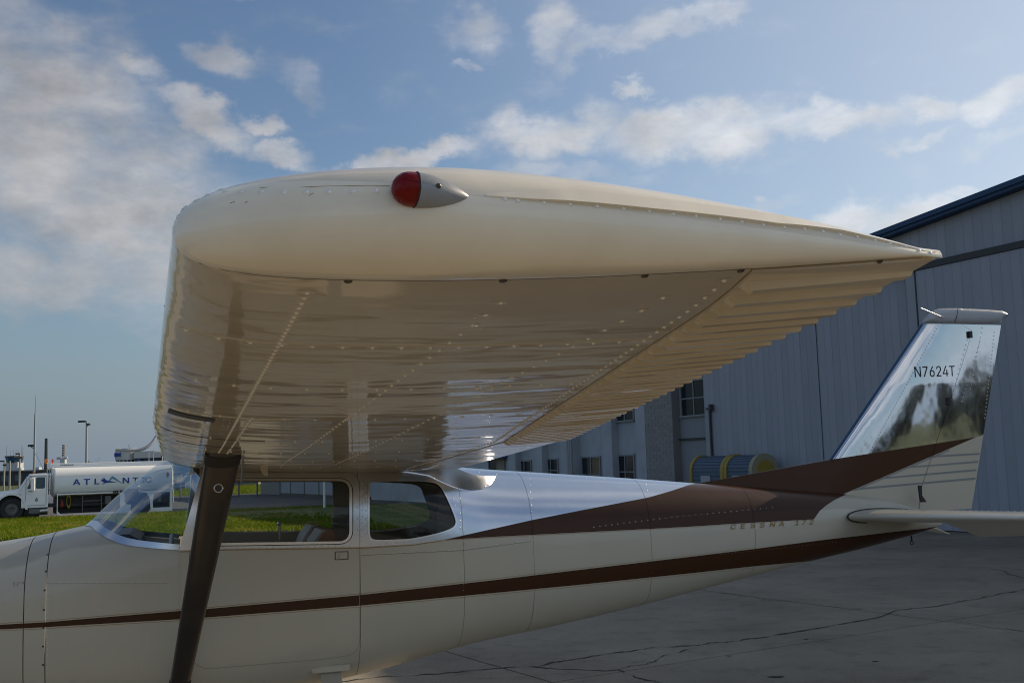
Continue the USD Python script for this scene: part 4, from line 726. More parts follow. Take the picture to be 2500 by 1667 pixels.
# ---- cabin inside
lin = sbox(.16, -1.1, 1.86, HP).difference(Polygon([(0, -.2), (X0+.03, beltp[0][1])]+[(a+.04, b) for a, b in xpost]+[(xpost[-1][0]+.04, HP), (0, HP)]).buffer(0))
lw = dwin.buffer(.008).union(rwin.buffer(.01))
part('cabin_lining', join(onBody(B, fB, lin.difference(lw), -1, off=-.026), onBody(B, fB, sh_(lin).difference(sh_(lw)).intersection(sbox(0, -2, 1.86, 2)), 1, off=-.026)), M['interior'])
sec = B.pt(np.full(41, 1.84), np.linspace(-1.2, HP, 41), -1)[:, 1:]; sec = np.vstack([sec, sec[::-1]*[-1, 1]])
obj('rear_bulkhead', extr(Polygon((sec-[0, 1.3])*[.93, .93]+[0, 1.3]).buffer(0), 1.80, 1.84, 'x'), M['interior'], air)
obj('cabin_floor', bx(.0, 1.35, -.38, .38, .74, .77), M['dark'], air)
obj('baggage_shelf', extr(Polygon([(1.28, 1.24), (1.79, 1.33), (1.79, 1.30), (1.28, 1.2)]), -.44, .44, 'y'), M['interior'], air)
for s in (-1, 1):
    q = Polygon([(.70, .95), (.82, .95), (.99, 1.40), (1.0, 1.465), (.975, 1.49), (.935, 1.475), (.90, 1.42)])
    st = obj('seat', cat_([extr(q.buffer(-.015).buffer(.015), s*.25-.20, s*.25+.20, 'y'), bev(.35, .85, s*.25-.21, s*.25+.21, .84, .96, .03)]), M['seatb'], air, smooth=40)
    obj('seat_facing', extr(Polygon([(.69, .96), (.70, .96), (.905, 1.425), (.945, 1.482), (.93, 1.482), (.885, 1.42)]).buffer(.004), s*.25-.16, s*.25+.16, 'y'), M['seatw'], st)
obj('rear_seat', extr(Polygon([(1.1, .86), (1.5, .9), (1.66, 1.30), (1.62, 1.33), (1.52, 1.25), (1.4, 1.0), (1.1, 1.0)]), -.42, .42, 'y'), M['seatb'], air, smooth=40)
pan = obj('instrument_panel', extr(Polygon([(-.24, 1.08), (-.06, 1.08), (-.045, 1.38), (-.06, 1.475), (-.12, 1.51), (-.24, 1.51)]), -.37, .37, 'y'), M['dash'], air, smooth=30)
for s in (-1, 1):
    tor = trimesh.creation.torus(.10, .012, major_sections=24, minor_sections=8); tor.apply_transform(trimesh.transformations.rotation_matrix(math.pi/2, [0, 1, 0])); tor.apply_translation((.10, s*.24, 1.36))
    obj('control_yoke', cat_([tor, cyl((-.06, s*.24, 1.36), (.10, s*.24, 1.36), .012), cyl((.10, s*.24-.1, 1.36), (.10, s*.24+.1, 1.36), .012)]), M['seatw'], air, smooth=50)
p_ = onY(325, 1211, -.02)
cps = obj('compass', cat_([bev(p_[0]-.045, p_[0]+.045, -.06, .02, p_[2]-.045, p_[2]+.04, .014)]), M['bluegrey'], air)
obj('bracket', cat_([bev(p_[0]-.03, p_[0]+.045, -.03, 0, p_[2]+.041, p_[2]+.056, .004), cyl((p_[0]+.02, -.02, p_[2]+.05), (p_[0]+.06, -.02, p_[2]+.10), .005)]), M['trim'], cps)
p_ = onY(682, 1300, .46)
obj('door_lock_knob', cat_([cyl((p_[0], .46, p_[2]-.04), (p_[0], .46, p_[2]+.05), .008), trimesh.creation.icosphere(1, .016).apply_translation((p_[0], .46, p_[2]+.06))]), M['trim'], air, smooth=50)

# ---- nose: cowling and boot cowl, seam lines, screws
xs1, xs2 = float(A.px(111, 1500)[0]), float(A.px(59, 1450)[0])
ws_base = A.par(smooth_px([(226, 1285), (236, 1296), (252, 1307), (276, 1320), (310, 1331), (370, 1338), (436, 1342.5)], False, 1), False)
deck = sbox(-1.85, -HP, XF, HP).difference(Polygon(ws_base+[(XF+.05, ws_base[-1][1]), (XF+.05, HP+.1), (ws_base[0][0]-.045, HP+.1), (ws_base[0][0]-.045, HP-.02)]).buffer(0))
for g, nm in ((deck.intersection(sbox(-9, -2, xs2-gap, 2)), 'cowling'), (deck.intersection(sbox(xs2+gap, -2, xs1-gap, 2)), 'cowling_strip'), (deck.intersection(sbox(xs1+gap, -2, 9, 2)), 'boot_cowl')):
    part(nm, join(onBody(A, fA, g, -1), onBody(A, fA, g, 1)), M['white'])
ribbon(A, fA, [(113, 1424), (412, 1424)], .002, M['seam'], 'panel_seam')
part('cowl_latch', onBody(A, fA, Polygon(A.par([(34, 1420.5), (58, 1420.5), (58, 1424), (43, 1424), (43, 1428.5), (34, 1428.5)])).boundary.buffer(.001), off=.001), M['seam'])
rivets('cowl_screw', along_px(A, [(116, 1353), (112, 1394), (109, 1440), (107, 1488), (106, 1532), (105, 1577), (105, 1622), (105, 1660)], 100), .006, .002, M['darkrivet'])
rivets('rivet', along_px(A, [(117, 1400), (116, 1660)], 15)+along_px(A, [(130, 1420), (410, 1420)], 17)+along_px(A, [(360, 1550), (340, 1660)], 12), .0026, .0008, M['rivet'])
fan = [A.pt(np.full(30, -1.85), np.linspace(-HP, HP, 30), s) for s in (-1, 1)]; ring = np.vstack([fan[0], fan[1][::-1]]); k = len(ring)
obj('nose_bowl', trimesh.Trimesh(np.vstack([ring, [[-1.87, 0, 1.01]]]), [[i, (i+1) % k, k] for i in range(k)], process=False), M['white'], air)
pr = obj('propeller', trimesh.creation.revolve(np.array([(0, -.24), (.06, -.2), (.11, -.1), (.14, 0), (0, .02)]), sections=24).apply_transform(trimesh.transformations.rotation_matrix(math.pi/2, [0, 1, 0])).apply_translation((-1.89, 0, 1.03)), M['trim'], air, smooth=40)
for s in (-1, 1): obj('blade', extr(Polygon([(-.05, 0), (.05, 0), (.075, .45), (.06, .9), (0, .94), (-.06, .9), (-.07, .45)]), -.012, .012, 'x').apply_transform(trimesh.transformations.rotation_matrix(.5+(math.pi if s > 0 else 0), [1, 0, 0])).apply_translation((-1.95, 0, 1.03)), M['strut'], pr)

# ---- windshield: wraps round from door post to door post
bp = [A.pt(np.array(a), np.array(b)) for a, b in ws_base]
bp[0] = bp[0]
base_l = np.array(bp)[::-1]                                    # from post forward
front = base_l[-1]
mid = []
for t in np.linspace(0, 1, 9)[1:]:
    y = front[1]*(1-t); X = front[0]-.045*(1-(1-t)**2)-.0; ztop = float(A.zt(X)); nX = float(A.nu(X)); h = ztop-float(A.zc(X)); wv = float(A.w(X))
    mid.append((X, y, float(A.zc(X))+h*max(0, 1-abs(y/wv)**nX)**(1/nX)))
base_half = np.vstack([base_l, mid])
post_b, post_t = base_l[0], np.array([*onY(488, 1166, -.525)])
def resample(P, k):
    d = np.r_[0, np.cumsum(np.linalg.norm(np.diff(P, axis=0), axis=1))]; t = np.linspace(0, d[-1], k); return np.stack([np.interp(t, d, P[:, i]) for i in range(3)], 1)
bh = resample(base_half, 40)
tt = np.linspace(0, 1, 40)
xt0, zt0 = post_t[0], post_t[2]; tc = onY(420, 1108, -.12); xc, zc_w = float(tc[0]), float(tc[2])
top_h = np.stack([xt0+(xc-xt0)*np.sin(tt*HP)**1.1, -.525*(1-tt)**.8, zt0+(zc_w-zt0)*np.sin(tt*HP)**.9], 1)
rows = []
for v in np.linspace(0, 1, 24):
    Pm = bh*(1-v)+top_h*v; bul = .022*math.sin(math.pi*v); rad = np.stack([-np.sin(tt*HP), -np.cos(tt*HP)*.5, np.full(40, .35)], 1); rows.append(Pm+rad*bul*(.3+.7*tt[:, None]))
G = np.array(rows); G = np.concatenate([G, (G[:, ::-1]*[1, -1, 1])[:, 1:]], 1); r_, c_ = G.shape[:2]
idx = np.arange(r_*c_).reshape(r_, c_); F = np.concatenate([np.stack([idx[:-1, :-1], idx[:-1, 1:], idx[1:, 1:]], -1).reshape(-1, 3), np.stack([idx[:-1, :-1], idx[1:, 1:], idx[1:, :-1]], -1).reshape(-1, 3)])
obj('windshield', trimesh.Trimesh(G.reshape(-1, 3), F, process=False), M['wglass'], air, smooth=True)
# bright strip round its foot
inner = bh+(top_h-bh)*.075; outer = bh.copy()
tr = []
for s in (1, -1):
    q = np.stack([outer*[1, s, 1], inner*[1, s, 1]+[0, 0, 0]], 0); off_ = np.stack([-np.sin(tt*HP), -s*np.cos(tt*HP), np.full(40, .25)], 1)*.006; q = q+off_
    ii = np.arange(80).reshape(2, 40); tr.append(trimesh.Trimesh(q.reshape(-1, 3), np.concatenate([np.stack([ii[0, :-1], ii[0, 1:], ii[1, 1:]], -1), np.stack([ii[0, :-1], ii[1, 1:], ii[1, :-1]], -1)]), process=False))
obj('windshield_trim', cat_(tr), M['trim'], air, smooth=True)
pb, ptp = B.pt(*[np.array(q) for q in xpost[0]]), B.pt(*[np.array(q) for q in xpost[-1]])
post_poly = Polygon(B.par([(437, 1342), (487, 1168), (503, 1168), (468, 1342)])).buffer(0)
for s in (-1, 1): part('door_post', onBody(B, fB, post_poly if s < 0 else sh_(post_poly), s, off=.007), M['trim'])
rivets('post_rivet', along_px(B, [(451, 1334), (487, 1190)], 16), .0045, .002, M['rivmetal'])

# ================================================================== wings
def le(y): return np.where(y < 2.55, .045, .045+.085*(y-2.55)/2.87)
def tipk(y): return np.clip((y-5.08)/.27, 0, 1)**2
def te(y): return np.where(y < 2.55, 1.68, 1.68-.48*(y-2.55)/2.87)+.036*tipk(y)
def zle(y): return 1.955+(2.135-1.955)*(y-.6)/4.82
def zte(y): return 1.812+(2.118-1.812)*(y-.6)/4.82+.022*tipk(y)
def afoil(u):
    yt = .2969*np.sqrt(u)-.126*u-.3516*u**2+.2843*u**3-.1036*u**4; cm = np.where(u < .4, .02/.16*(.8*u-u*u), .02/.36*(.2+.8*u-u*u)); return yt*5*.128, cm
def wing_pt(y, u, low, s=-1):
    u = np.clip(u, 0, 1); c = te(y)-le(y); yt, cm = afoil(u); kt = np.clip((y-4.6)/.75, 0, 1); yt = yt*(1+.05*np.clip((y-3)/2.4, 0, 1)+kt*(.30*np.exp(-u/.07)-.01)-np.where(low, 0., .05*kt)); zz = zle(y)+(zte(y)-zle(y))*u+c*(cm+np.where(low, -yt, yt)); return np.stack([le(y)+c*u, s*y, zz], -1)
def hinge_u(y): return (np.where(y > 2.5, .93+(5.33-y)*.168, 1.405)-le(y))/(te(y)-le(y))
YT = 5.35
def wfun(low, s): return lambda y, q: wing_pt(y, q*q, low, s)
def orient(R, want):
    V, F, N = R
    if (N@want).mean() < 0: N = -N; F = F[:, ::-1]
    return V, F, N
ys = np.linspace(.42, YT, 60)
def wpoly(y0, y1, back): yy = np.linspace(y0, y1, 120); return Polygon([(y0, 0), (y1, 0)]+[(v, math.sqrt(float(back(v)))) for v in yy[::-1]])
GW = (np.linspace(.42, YT, 64), np.linspace(0, 1, 46)**1.0)
wings = {}
for s in (-1, 1):
    lo = orient(grid_region(wpoly(.42, YT, lambda v: hinge_u(v)-.0006), wfun(True, s), *GW), np.array([0, 0, -1.]))
    up = orient(grid_region(wpoly(.42, YT, lambda v: 1.), wfun(False, s), *GW), np.array([0, 0, 1.]))
    yy = np.linspace(.42, YT, 40); hu = hinge_u(yy)-.0006
    a, b = wing_pt(yy, hu, True, s), wing_pt(yy, hu, False, s); b[:, 2] -= .002; ii = np.arange(80).reshape(2, 40)
    wall_ = (np.vstack([a, b]), np.concatenate([np.stack([ii[0, :-1], ii[0, 1:], ii[1, 1:]], -1), np.stack([ii[0, :-1], ii[1, 1:], ii[1, :-1]], -1)]), np.tile([1., 0, 0], (80, 1)))
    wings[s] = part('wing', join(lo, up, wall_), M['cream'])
wl, wr = wings[-1], wings[1]
tag(wl, 'wing nearest the viewer, seen from below'); tag(wr, 'far wing')
# aileron with pressed beads, flap smooth: closed solids behind the hinge line
def bead(y, pitch=.078):
    t = (np.asarray(y)/pitch) % 1.; return np.clip(np.minimum((t-.52)/.07, (.90-t)/.07), 0, 1)
def movable(y0, y1, s, beads, droop):
    if beads:
        k0 = int(y0/.078); yl = [y0]
        for k in range(k0, int(y1/.078)+1):
            yl += [k*.078+f*.078 for f in (.0, .25, .515, .52, .59, .595, .71, .825, .83, .90, .905)]
        yl = np.array(sorted(v for v in set(yl) if y0 <= v <= y1)+[y1])
    else: yl = np.linspace(y0, y1, 30)
    ul = np.r_[0, .012, .03, .05, .08, np.linspace(.12, 1, 14)]; V = []
    H = hinge_u(yl)+.0005
    for low in (True, False):
        U = H[:, None]+(1-H)[:, None]*ul[None]; Y = np.repeat(yl[:, None], len(ul), 1)
        P = wing_pt(Y, U, low, s)
        amp = bead(Y)*np.clip((ul-.02)/.05, 0, 1)[None]*.013 if beads else 0.
        c = (te(Y)-le(Y))
        P[..., 2] += (-1 if low else 1)*(amp*(1-.55*ul[None]) if beads else 0) + (-.0025 if low else .0012)
        P[..., 2] -= np.tan(droop)*ul[None]*(1-H)[:, None]*c
        V.append(P)
    n, k = len(yl), len(ul); V = np.array(V); idx = np.arange(2*n*k).reshape(2, n, k); F = []
    for q in range(2):
        f_ = np.vstack([np.stack([idx[q, :-1, :-1], idx[q, 1:, :-1], idx[q, 1:, 1:]], -1).reshape(-1, 3), np.stack([idx[q, :-1, :-1], idx[q, 1:, 1:], idx[q, :-1, 1:]], -1).reshape(-1, 3)]); F.append(f_ if (q == 0) == (s > 0) else f_[:, ::-1])
    for e in (0, -1): F += [np.stack([idx[0, :-1, e], idx[1, :-1, e], idx[1, 1:, e]], -1), np.stack([idx[0, :-1, e], idx[1, 1:, e], idx[0, 1:, e]], -1), np.stack([idx[0, e, :-1], idx[1, e, :-1], idx[1, e, 1:]], -1), np.stack([idx[0, e, :-1], idx[1, e, 1:], idx[0, e, 1:]], -1)]
    mm = trimesh.Trimesh(V.reshape(-1, 3), np.concatenate(F), process=False); return mm
for s in (-1, 1):
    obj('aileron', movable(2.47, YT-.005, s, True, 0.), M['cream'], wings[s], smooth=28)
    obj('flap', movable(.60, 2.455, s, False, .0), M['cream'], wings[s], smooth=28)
# tip fairing
def cap_pt(u, ph, s=-1):
    u = np.clip(u, 0, 1); y0 = np.full_like(u, YT); t_, b_ = wing_pt(y0, u, False, s), wing_pt(y0, u, True, s); mid_ = (t_+b_)/2; hh = np.maximum((t_[..., 2]-b_[..., 2])/2, .0045*np.clip(u*20, 0, 1))
    q = np.minimum(u/.30, 1); bulge = .118*np.sqrt(np.maximum(1-(1-q)**2, 0))*(1-.95*np.clip((u-.30)/.70, 0, 1)**1.15)
    sp = np.sin(ph); out = bulge*np.clip(sp, 0, 1)**.9
    return np.stack([mid_[..., 0]+.004*u**5, s*(YT+out), mid_[..., 2]+hh*np.cos(ph)+(hh*.1)*u**6*np.cos(ph)-.006*sp+.004*u**5], -1)
for s in (-1, 1):
    R = orient(grid_region(sbox(0, .0, 1., math.pi), lambda q, p: cap_pt(q*q, p, s), np.linspace(0, 1, 61), np.linspace(0, math.pi, 41)), np.array([0, s, 0.]))
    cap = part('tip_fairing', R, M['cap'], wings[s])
    if s < 0: capL = cap
def cap_find(px, py):
    uu, pp_ = np.meshgrid(np.linspace(.001, 1, 400), np.linspace(.05, 3.1, 200), indexing='ij'); Pw = cap_pt(uu, pp_)
    d = rp(px, py); r = Pw-CP; k = np.linalg.norm(r-(r@d)[..., None]*d/(d@d), axis=-1); i = np.unravel_index(k.argmin(), k.shape); u, p = uu[i], pp_[i]; e = 1e-3
    P = cap_pt(np.array(u), np.array(p)); N = np.cross(cap_pt(np.array(u+e), np.array(p))-P, cap_pt(np.array(u), np.array(p+e))-P); N /= np.linalg.norm(N)
    return P, (N if N[1] < 0 else -N), u, p
capr = [cap_find(*p)[:2] for p in ((430, 528), (434, 505), (446, 494), (480, 490), (508, 477), (545, 468), (592, 486-20), (640, 476-8), (692, 469), (748, 468), (803, 468), (862, 467), (918, 467))]
capr += [cap_find(x, y)[:2] for x, y in ((1232, 486), (1265, 490), (1328, 494), (1392, 498), (1458, 503), (1522, 508), (1585, 515), (1645, 522), (1700, 527), (1757, 534), (1810, 541), (1864, 548), (1916, 554), (1964, 558), (2008, 565), (2052, 572), (2094, 577), (2135, 586), (2172, 594), (2210, 602), (2244, 610), (2272, 617))]
rivets('rivet', capr, .0034, .0020, M['rivet'], capL)
# raised lip along the upper joint aft of the light
lip = [cap_find(*p) for p in ((1185, 479), (1300, 488), (1458, 500), (1600, 514), (1757, 531), (1900, 549), (2050, 568), (2180, 594), (2285, 616))]
lip_line = [(v[2], v[3]) for v in lip]
LP = LineString([(math.sqrt(a), b) for a, b in lip_line]); uq = np.linspace(0, 1, 80)
pts = np.array([LP.interpolate(t, normalized=True).coords[0] for t in uq]); low_, hi_ = [], []
for a, b in pts:
    q = cap_pt(np.array(a*a), np.array(b)); nn = cap_pt(np.array(a*a), np.array(b-.25)); d = (nn-q)/max(np.linalg.norm(nn-q), 1e-9); N = np.array([0, -math.sin(b), math.cos(b)*.8]); N /= np.linalg.norm(N)
    hq = (cap_pt(np.array(a*a), np.array(0.))[2]-cap_pt(np.array(a*a), np.array(math.pi))[2])/2; lw_ = min(.022, .55*hq); lh_ = min(.0055, .2*hq); low_.append(q+N*lh_*min(1, .1+len(low_)/9)); hi_.append(q+d*lw_*min(1, .15+len(hi_)/9)+N*.0008)
low_, hi_ = np.array(low_), np.array(hi_); under = np.array([cap_pt(np.array(a*a), np.array(b)) for a, b in pts])-[0, 0, .001]
V = np.vstack([hi_, low_, under]); ii = np.arange(240).reshape(3, 80); F = np.concatenate([np.stack([ii[k, :-1], ii[k, 1:], ii[k+1, 1:]], -1) for k in (0, 1)]+[np.stack([ii[k, :-1], ii[k+1, 1:], ii[k+1, :-1]], -1) for k in (0, 1)])
obj('joint_lip', trimesh.Trimesh(V, F, process=False), M['cap'], capL, smooth=30)
def capline(pts_, w, mat, name):
    P = np.array([cap_find(*p)[0]+cap_find(*p)[1]*.0003 for p in pts_]); return obj(name, tube(P, w, 5), mat, capL)
capline([(432, 505), (470, 478), (540, 457), (640, 458), (760, 456), (860, 454), (950, 455)], .0003, M['goldtext'], 'joint_line')
# lower tip joint, screws, rivets and lap seams under the wing
def wl_px(px, py):
    d = rp(px, py); yy, uu = np.meshgrid(np.linspace(.5, YT, 240), np.linspace(.002, 1, 200), indexing='ij'); Pw = wing_pt(yy, uu, True); r = Pw-CP
    k = np.linalg.norm(r-(r@d)[..., None]*d/(d@d), axis=-1); i = np.unravel_index(k.argmin(), k.shape); return yy[i], uu[i]
def wPN(y, u):
    y, u = np.array(float(y)), np.array(float(u)); e = 1e-3; P = wing_pt(y, u, True); N = np.cross(wing_pt(y+e, u, True)-P, wing_pt(y, u+e, True)-P); N /= np.linalg.norm(N); return P, (N if N[2] < 0 else -N)
def wline(pts_, r, mat, name, off=.0003):
    q = [wPN(*p) for p in pts_]; return obj(name, tube(np.array([a+b*off for a, b in q]), r, 5), mat, wl, kind='stuff')
uX = lambda y, X: (X-float(le(np.array(y))))/float(te(np.array(y))-le(np.array(y)))
wline([(YT, u) for u in np.linspace(.004, 1, 40)], .00028, M['seam'], 'tip_joint_line')
wline([(4.86, u) for u in np.linspace(.0, float(hinge_u(4.86))-.02, 40)], .0011, M['seamlight'], 'lap_seam')
wline([(3.55, u) for u in np.linspace(.0, .26, 16)], .0014, M['seamlight'], 'lap_seam'); wline([(2.75, u) for u in np.linspace(0, .24, 16)], .0014, M['seam'], 'lap_seam')
wline([(2.35, u) for u in np.linspace(.05, .20, 9)], .0014, M['seam'], 'lap_seam')
RW_ = []
for y in np.arange(5.27, 4.88, -.034): RW_.append((y, uX(y, .30)))
for y in np.arange(4.86, 1.9, -.040): RW_.append((y, uX(y, .30)))
for y in np.arange(3.5, 1.9, -.055): RW_.append((y, uX(y, .335)))
for X in (.585, .845):
    for y in np.arange(5.22, 1.2, -.082): RW_.append((y, uX(y, X+(5.2-y)*.012)))
for y in np.arange(5.30, .7, -.046): RW_.append((y, float(hinge_u(np.array(y)))-.025))
for u in np.linspace(.03, .78, 18): RW_.append((4.84, u))
for yy_ in (4.25, 3.55, 2.75, 2.1, 1.5, 1.0):
    for u in np.linspace(.06, .80, 13): RW_.append((yy_+rng.normal(0, .004), u))
rivets('rivet', [wPN(y, min(u, .97)) for y, u in RW_], .0046, .0032, M['rivet'], wl)
for p in ((840, 692), (1206, 699), (1545, 692), (1780, 683), (2130, 648)):
    y, u = wl_px(*p); P, N = wPN(YT-.006, u); v, f = dome(P, N, .0062, .0034); obj('screw', trimesh.Trimesh(v, f, process=False), M['darkrivet'], wl, smooth=60)
for k in range(int(2.5/.078)+1, int(5.3/.078)):        # a rivet at the end of every bead
    pass
rivets('rivet', [wPN(y, u) for k in range(33, 68) for y, u in ((k*.078+.03, float(hinge_u(np.array(k*.078+.03)))+.012), (k*.078+.058, .985))], .0034, .0025, M['rivet'], wl)
P = onY(596, 1082, -1.2); obj('fuel_drain', tube([P+[0, 0, .12], P, onY(590, 1176, -1.0)], .006, 6), M['housing'], wl)
P = onY(640, 1148, -.75); obj('vent_scoop', trimesh.convex.convex_hull(np.array([P+[-.035, 0, .05], P+[.03, 0, .05], P+[.03, .02, .05], P+[.01, 0, -.03], P+[.03, 0, -.03]])), M['cream'], wl)
rivets('dimple', [wPN(y, min(u, .97)) for y, u in RW_ if y > 2.6], .0125, .0007, M['cream'], wl)
for a, b, m_ in (((560, 497), (574, 493), 'darkrivet'), ((596, 496), (605, 492), 'darkrivet'), ((752, 477), (764, 472), 'hosered')):
    obj('scuff', tube(np.array([cap_find(*a)[0], cap_find(*b)[0]])+[0, .0001, 0], .0004, 5), M[m_], capL)
# dark leading edge strip painted for a landing light reflection, stall vanes, drain wires
P = [wing_pt(np.array(v), np.array(u), True)+[0, 0, -.0012] for v, u in ((3.50, .012), (3.50, .10), (3.36, .10), (3.36, .012))]
lrec = obj('leading_edge_window', extr(Polygon([(0, 0), (1, 0), (1, 1), (0, 1)]), 0, 1, 'z'), M['dash'], wl); stage.RemovePrim(lrec.GetPath())
_used[(wl.GetPath().pathString, 'leading_edge_window')] = 0
part('leading_edge_window', orient(grid_region(sbox(3.36, .16, 3.47, .36), wfun(True, -1), np.linspace(3.33, 3.5, 5), np.linspace(.10, .34, 14), off=0.), np.array([0, 0, -1.])), M['dash'], wl)
pm = UsdGeom.Mesh(stage.GetPrimAtPath(wl.GetPath().AppendChild('leading_edge_window')));
v_ = np.array(pm.GetPointsAttr().Get()); v_[:, 2] -= .0018; v_[:, 0] -= .001; pm.GetPointsAttr().Set(Vt.Vec3fArray.FromNumpy(v_.astype(np.float32)))
t0 = onY(385, 1058, -.50); t1 = onY(372, 1081, -.52); t2 = onY(352, 1096, -.54); t3 = onY(322, 1100, -.55); t4 = onY(284, 1097, -.56)
obj('vent_tube', tube(np.array(smooth_px([tuple(v) for v in (t0+[.06, 0, .03], t0, t1, t2, t3, t4)], False, 2)), .0085, 8), M['greyplastic'], wl, smooth=60)
# navigation light on the tip
P, N, u, p = cap_find(1010, 471)
nav = UsdGeom.Xform.Define(stage, path_for('navigation_light', air)); ctr = P+N*.006
nav.AddTranslateOp().Set(Gf.Vec3d(*ctr.tolist())); nav.AddRotateYOp().Set(4.); nav.AddRotateZOp().Set(6.); nav.AddScaleOp().Set(Gf.Vec3f(.97, .90, .90)); nav = tag(nav.GetPrim(), 'red wingtip light in a silver teardrop housing')
prof = np.array([(-.030, 0), (-.0285, .008), (-.025, .0145), (-.019, .0200), (-.012, .0228), (-.004, .0236), (.0, .0238)])
aft = np.array([(.0, .0239), (.009, .0235), (.02, .0225), (.034, .0195), (.048, .0150), (.060, .0100), (.068, .0055), (.0715, .0022), (.072, 0)])
rev = lambda q, n=32: trimesh.creation.revolve(np.stack([q[:, 1], q[:, 0]], 1), sections=n).apply_transform(np.array([[0, 0, 1, 0], [1, 0, 0, 0], [0, 1, 0, 0], [0, 0, 0, 1.]]))
def tilt_cut(mm): mm.vertices[:, 0] += mm.vertices[:, 2]*.0; return mm
obj('lens', rev(np.vstack([prof, [(.0, 0)]])), M['lens'], nav, smooth=40)
obj('bulb', trimesh.creation.icosphere(2, .006).apply_translation((-.013, -.002, 0)), M['lampglow'], nav, smooth=True)
obj('housing', rev(np.vstack([[(.0, 0)], aft])), M['housing'], nav, smooth=40)
obj('gasket', trimesh.creation.torus(.0237, .0012, major_sections=40, minor_sections=6).apply_transform(trimesh.transformations.rotation_matrix(HP, [0, 1, 0])).apply_translation((.0, 0, 0)), M['rubber'], nav, smooth=60)
obj('screw', trimesh.creation.icosphere(2, .0036).apply_translation((.024, -.0210, .004)), M['darkrivet'], nav, smooth=60)
# fillet behind the wing root
fl = [(894, 1150), (940, 1149.5), (979, 1150), (1013, 1155), (1047, 1161), (1072, 1173), (1098, 1185), (1125, 1194), (1152, 1197), (1178, 1194), (1197, 1184), (1207, 1172), (1211, 1163)]
Lc = np.array([bodyPN(B, *[float(v) for v in q])[0]+bodyPN(B, *[float(v) for v in q])[1]*.003 for q in [(B.px(*p)[0], B.phi(*B.px(*p))) for p in fl]])
Uc = [wing_pt(np.array(.60), np.array(uu), True)+[0, -.02, .004] for uu in (.66, .74, .82, .9, .97, 1.0)]; tip_ = Uc[-1]
for t in np.linspace(0, 1, 8)[1:]: Uc.append(tip_*(1-t)+Lc[-1]*t+np.array([0, .02, -.016])*math.sin(math.pi*t))
Lr, Ur = resample(Lc, 50), resample(np.array(Uc), 50)
def key_resample(P, k, w): pass
rows = []
for v in np.linspace(0, 1, 12): rows.append(Lr*(1-v)+Ur*v+np.array([0, .008, -.003])*math.sin(math.pi*v)*np.sin(np.linspace(.15, math.pi, 50))[:, None])
G = np.array(rows); idx = np.arange(600).reshape(12, 50); F = np.concatenate([np.stack([idx[:-1, :-1], idx[:-1, 1:], idx[1:, 1:]], -1).reshape(-1, 3), np.stack([idx[:-1, :-1], idx[1:, 1:], idx[1:, :-1]], -1).reshape(-1, 3)])
obj('wing_fillet', trimesh.Trimesh(G.reshape(-1, 3), F, process=False), M['fillet'], air, smooth=True)
obj('wing_fillet', trimesh.Trimesh(G.reshape(-1, 3)*[1, -1, 1], F, process=False), M['fillet'], air, smooth=True)
rivets('rivet', [(q, np.array([0, -1, .2])) for q in resample(Lc[3:], 20)+[0, .001, .008]], .0045, .002, M['rivmetal'])

# ---- struts
def strut(s):
    T = np.array([.325, s*1.95, float(wing_pt(np.array(1.8), np.array(.19), True)[2])+.03]); Bm = np.array([.150, s*.55, .715]); ax = (T-Bm)/np.linalg.norm(T-Bm)
    cx = np.array([1., 0, 0])-ax[0]*ax; cx /= np.linalg.norm(cx); ty = np.cross(ax, cx)
    a = np.linspace(0, 2*math.pi, 36, endpoint=False); ex = np.sign(np.cos(a))*np.abs(np.cos(a))**.9; ey = np.sin(a)*(1-.25*np.cos(a))
    def ring(t, k=1.): c = (.052+.022*t)*k; return (Bm+(T-Bm)*t) + np.outer(ex*c, cx)+np.outer(ey*(.021+.004*t)*k, ty)
    def loft(ts, ks):
        V = np.vstack([ring(t, k) for t, k in zip(ts, ks)]); n = 36; F = []
        for r in range(len(ts)-1):
            for i in range(n): j = (i+1) % n; F += [[r*n+i, r*n+j, (r+1)*n+j], [r*n+i, (r+1)*n+j, (r+1)*n+i]]
        return trimesh.Trimesh(V, F, process=False)
    st = obj('wing_strut', loft(np.linspace(0.02, 1, 14), [1]*14), M['strut'], air, smooth=40)
    obj('cuff', loft([0., .022, .024], [1.08, 1.08, 1.0]), M['rubber'], st, smooth=30); obj('cuff', loft([.948, .95, .985], [1.0, 1.05, 1.05]), M['rubber'], st, smooth=30)
    tr_ = trimesh.creation.torus(.0175, .0032, major_sections=28, minor_sections=8); tr_.apply_transform(trimesh.transformations.rotation_matrix(HP, [1, 0, 0])); Pm = Bm+(T-Bm)*.885
    tr_.apply_translation(Pm+ty*(-.036 if ty[1]*s < 0 else .036)); obj('tie_down_ring', tr_, M['rivmetal'], st, smooth=60)
strut(-1); strut(1)
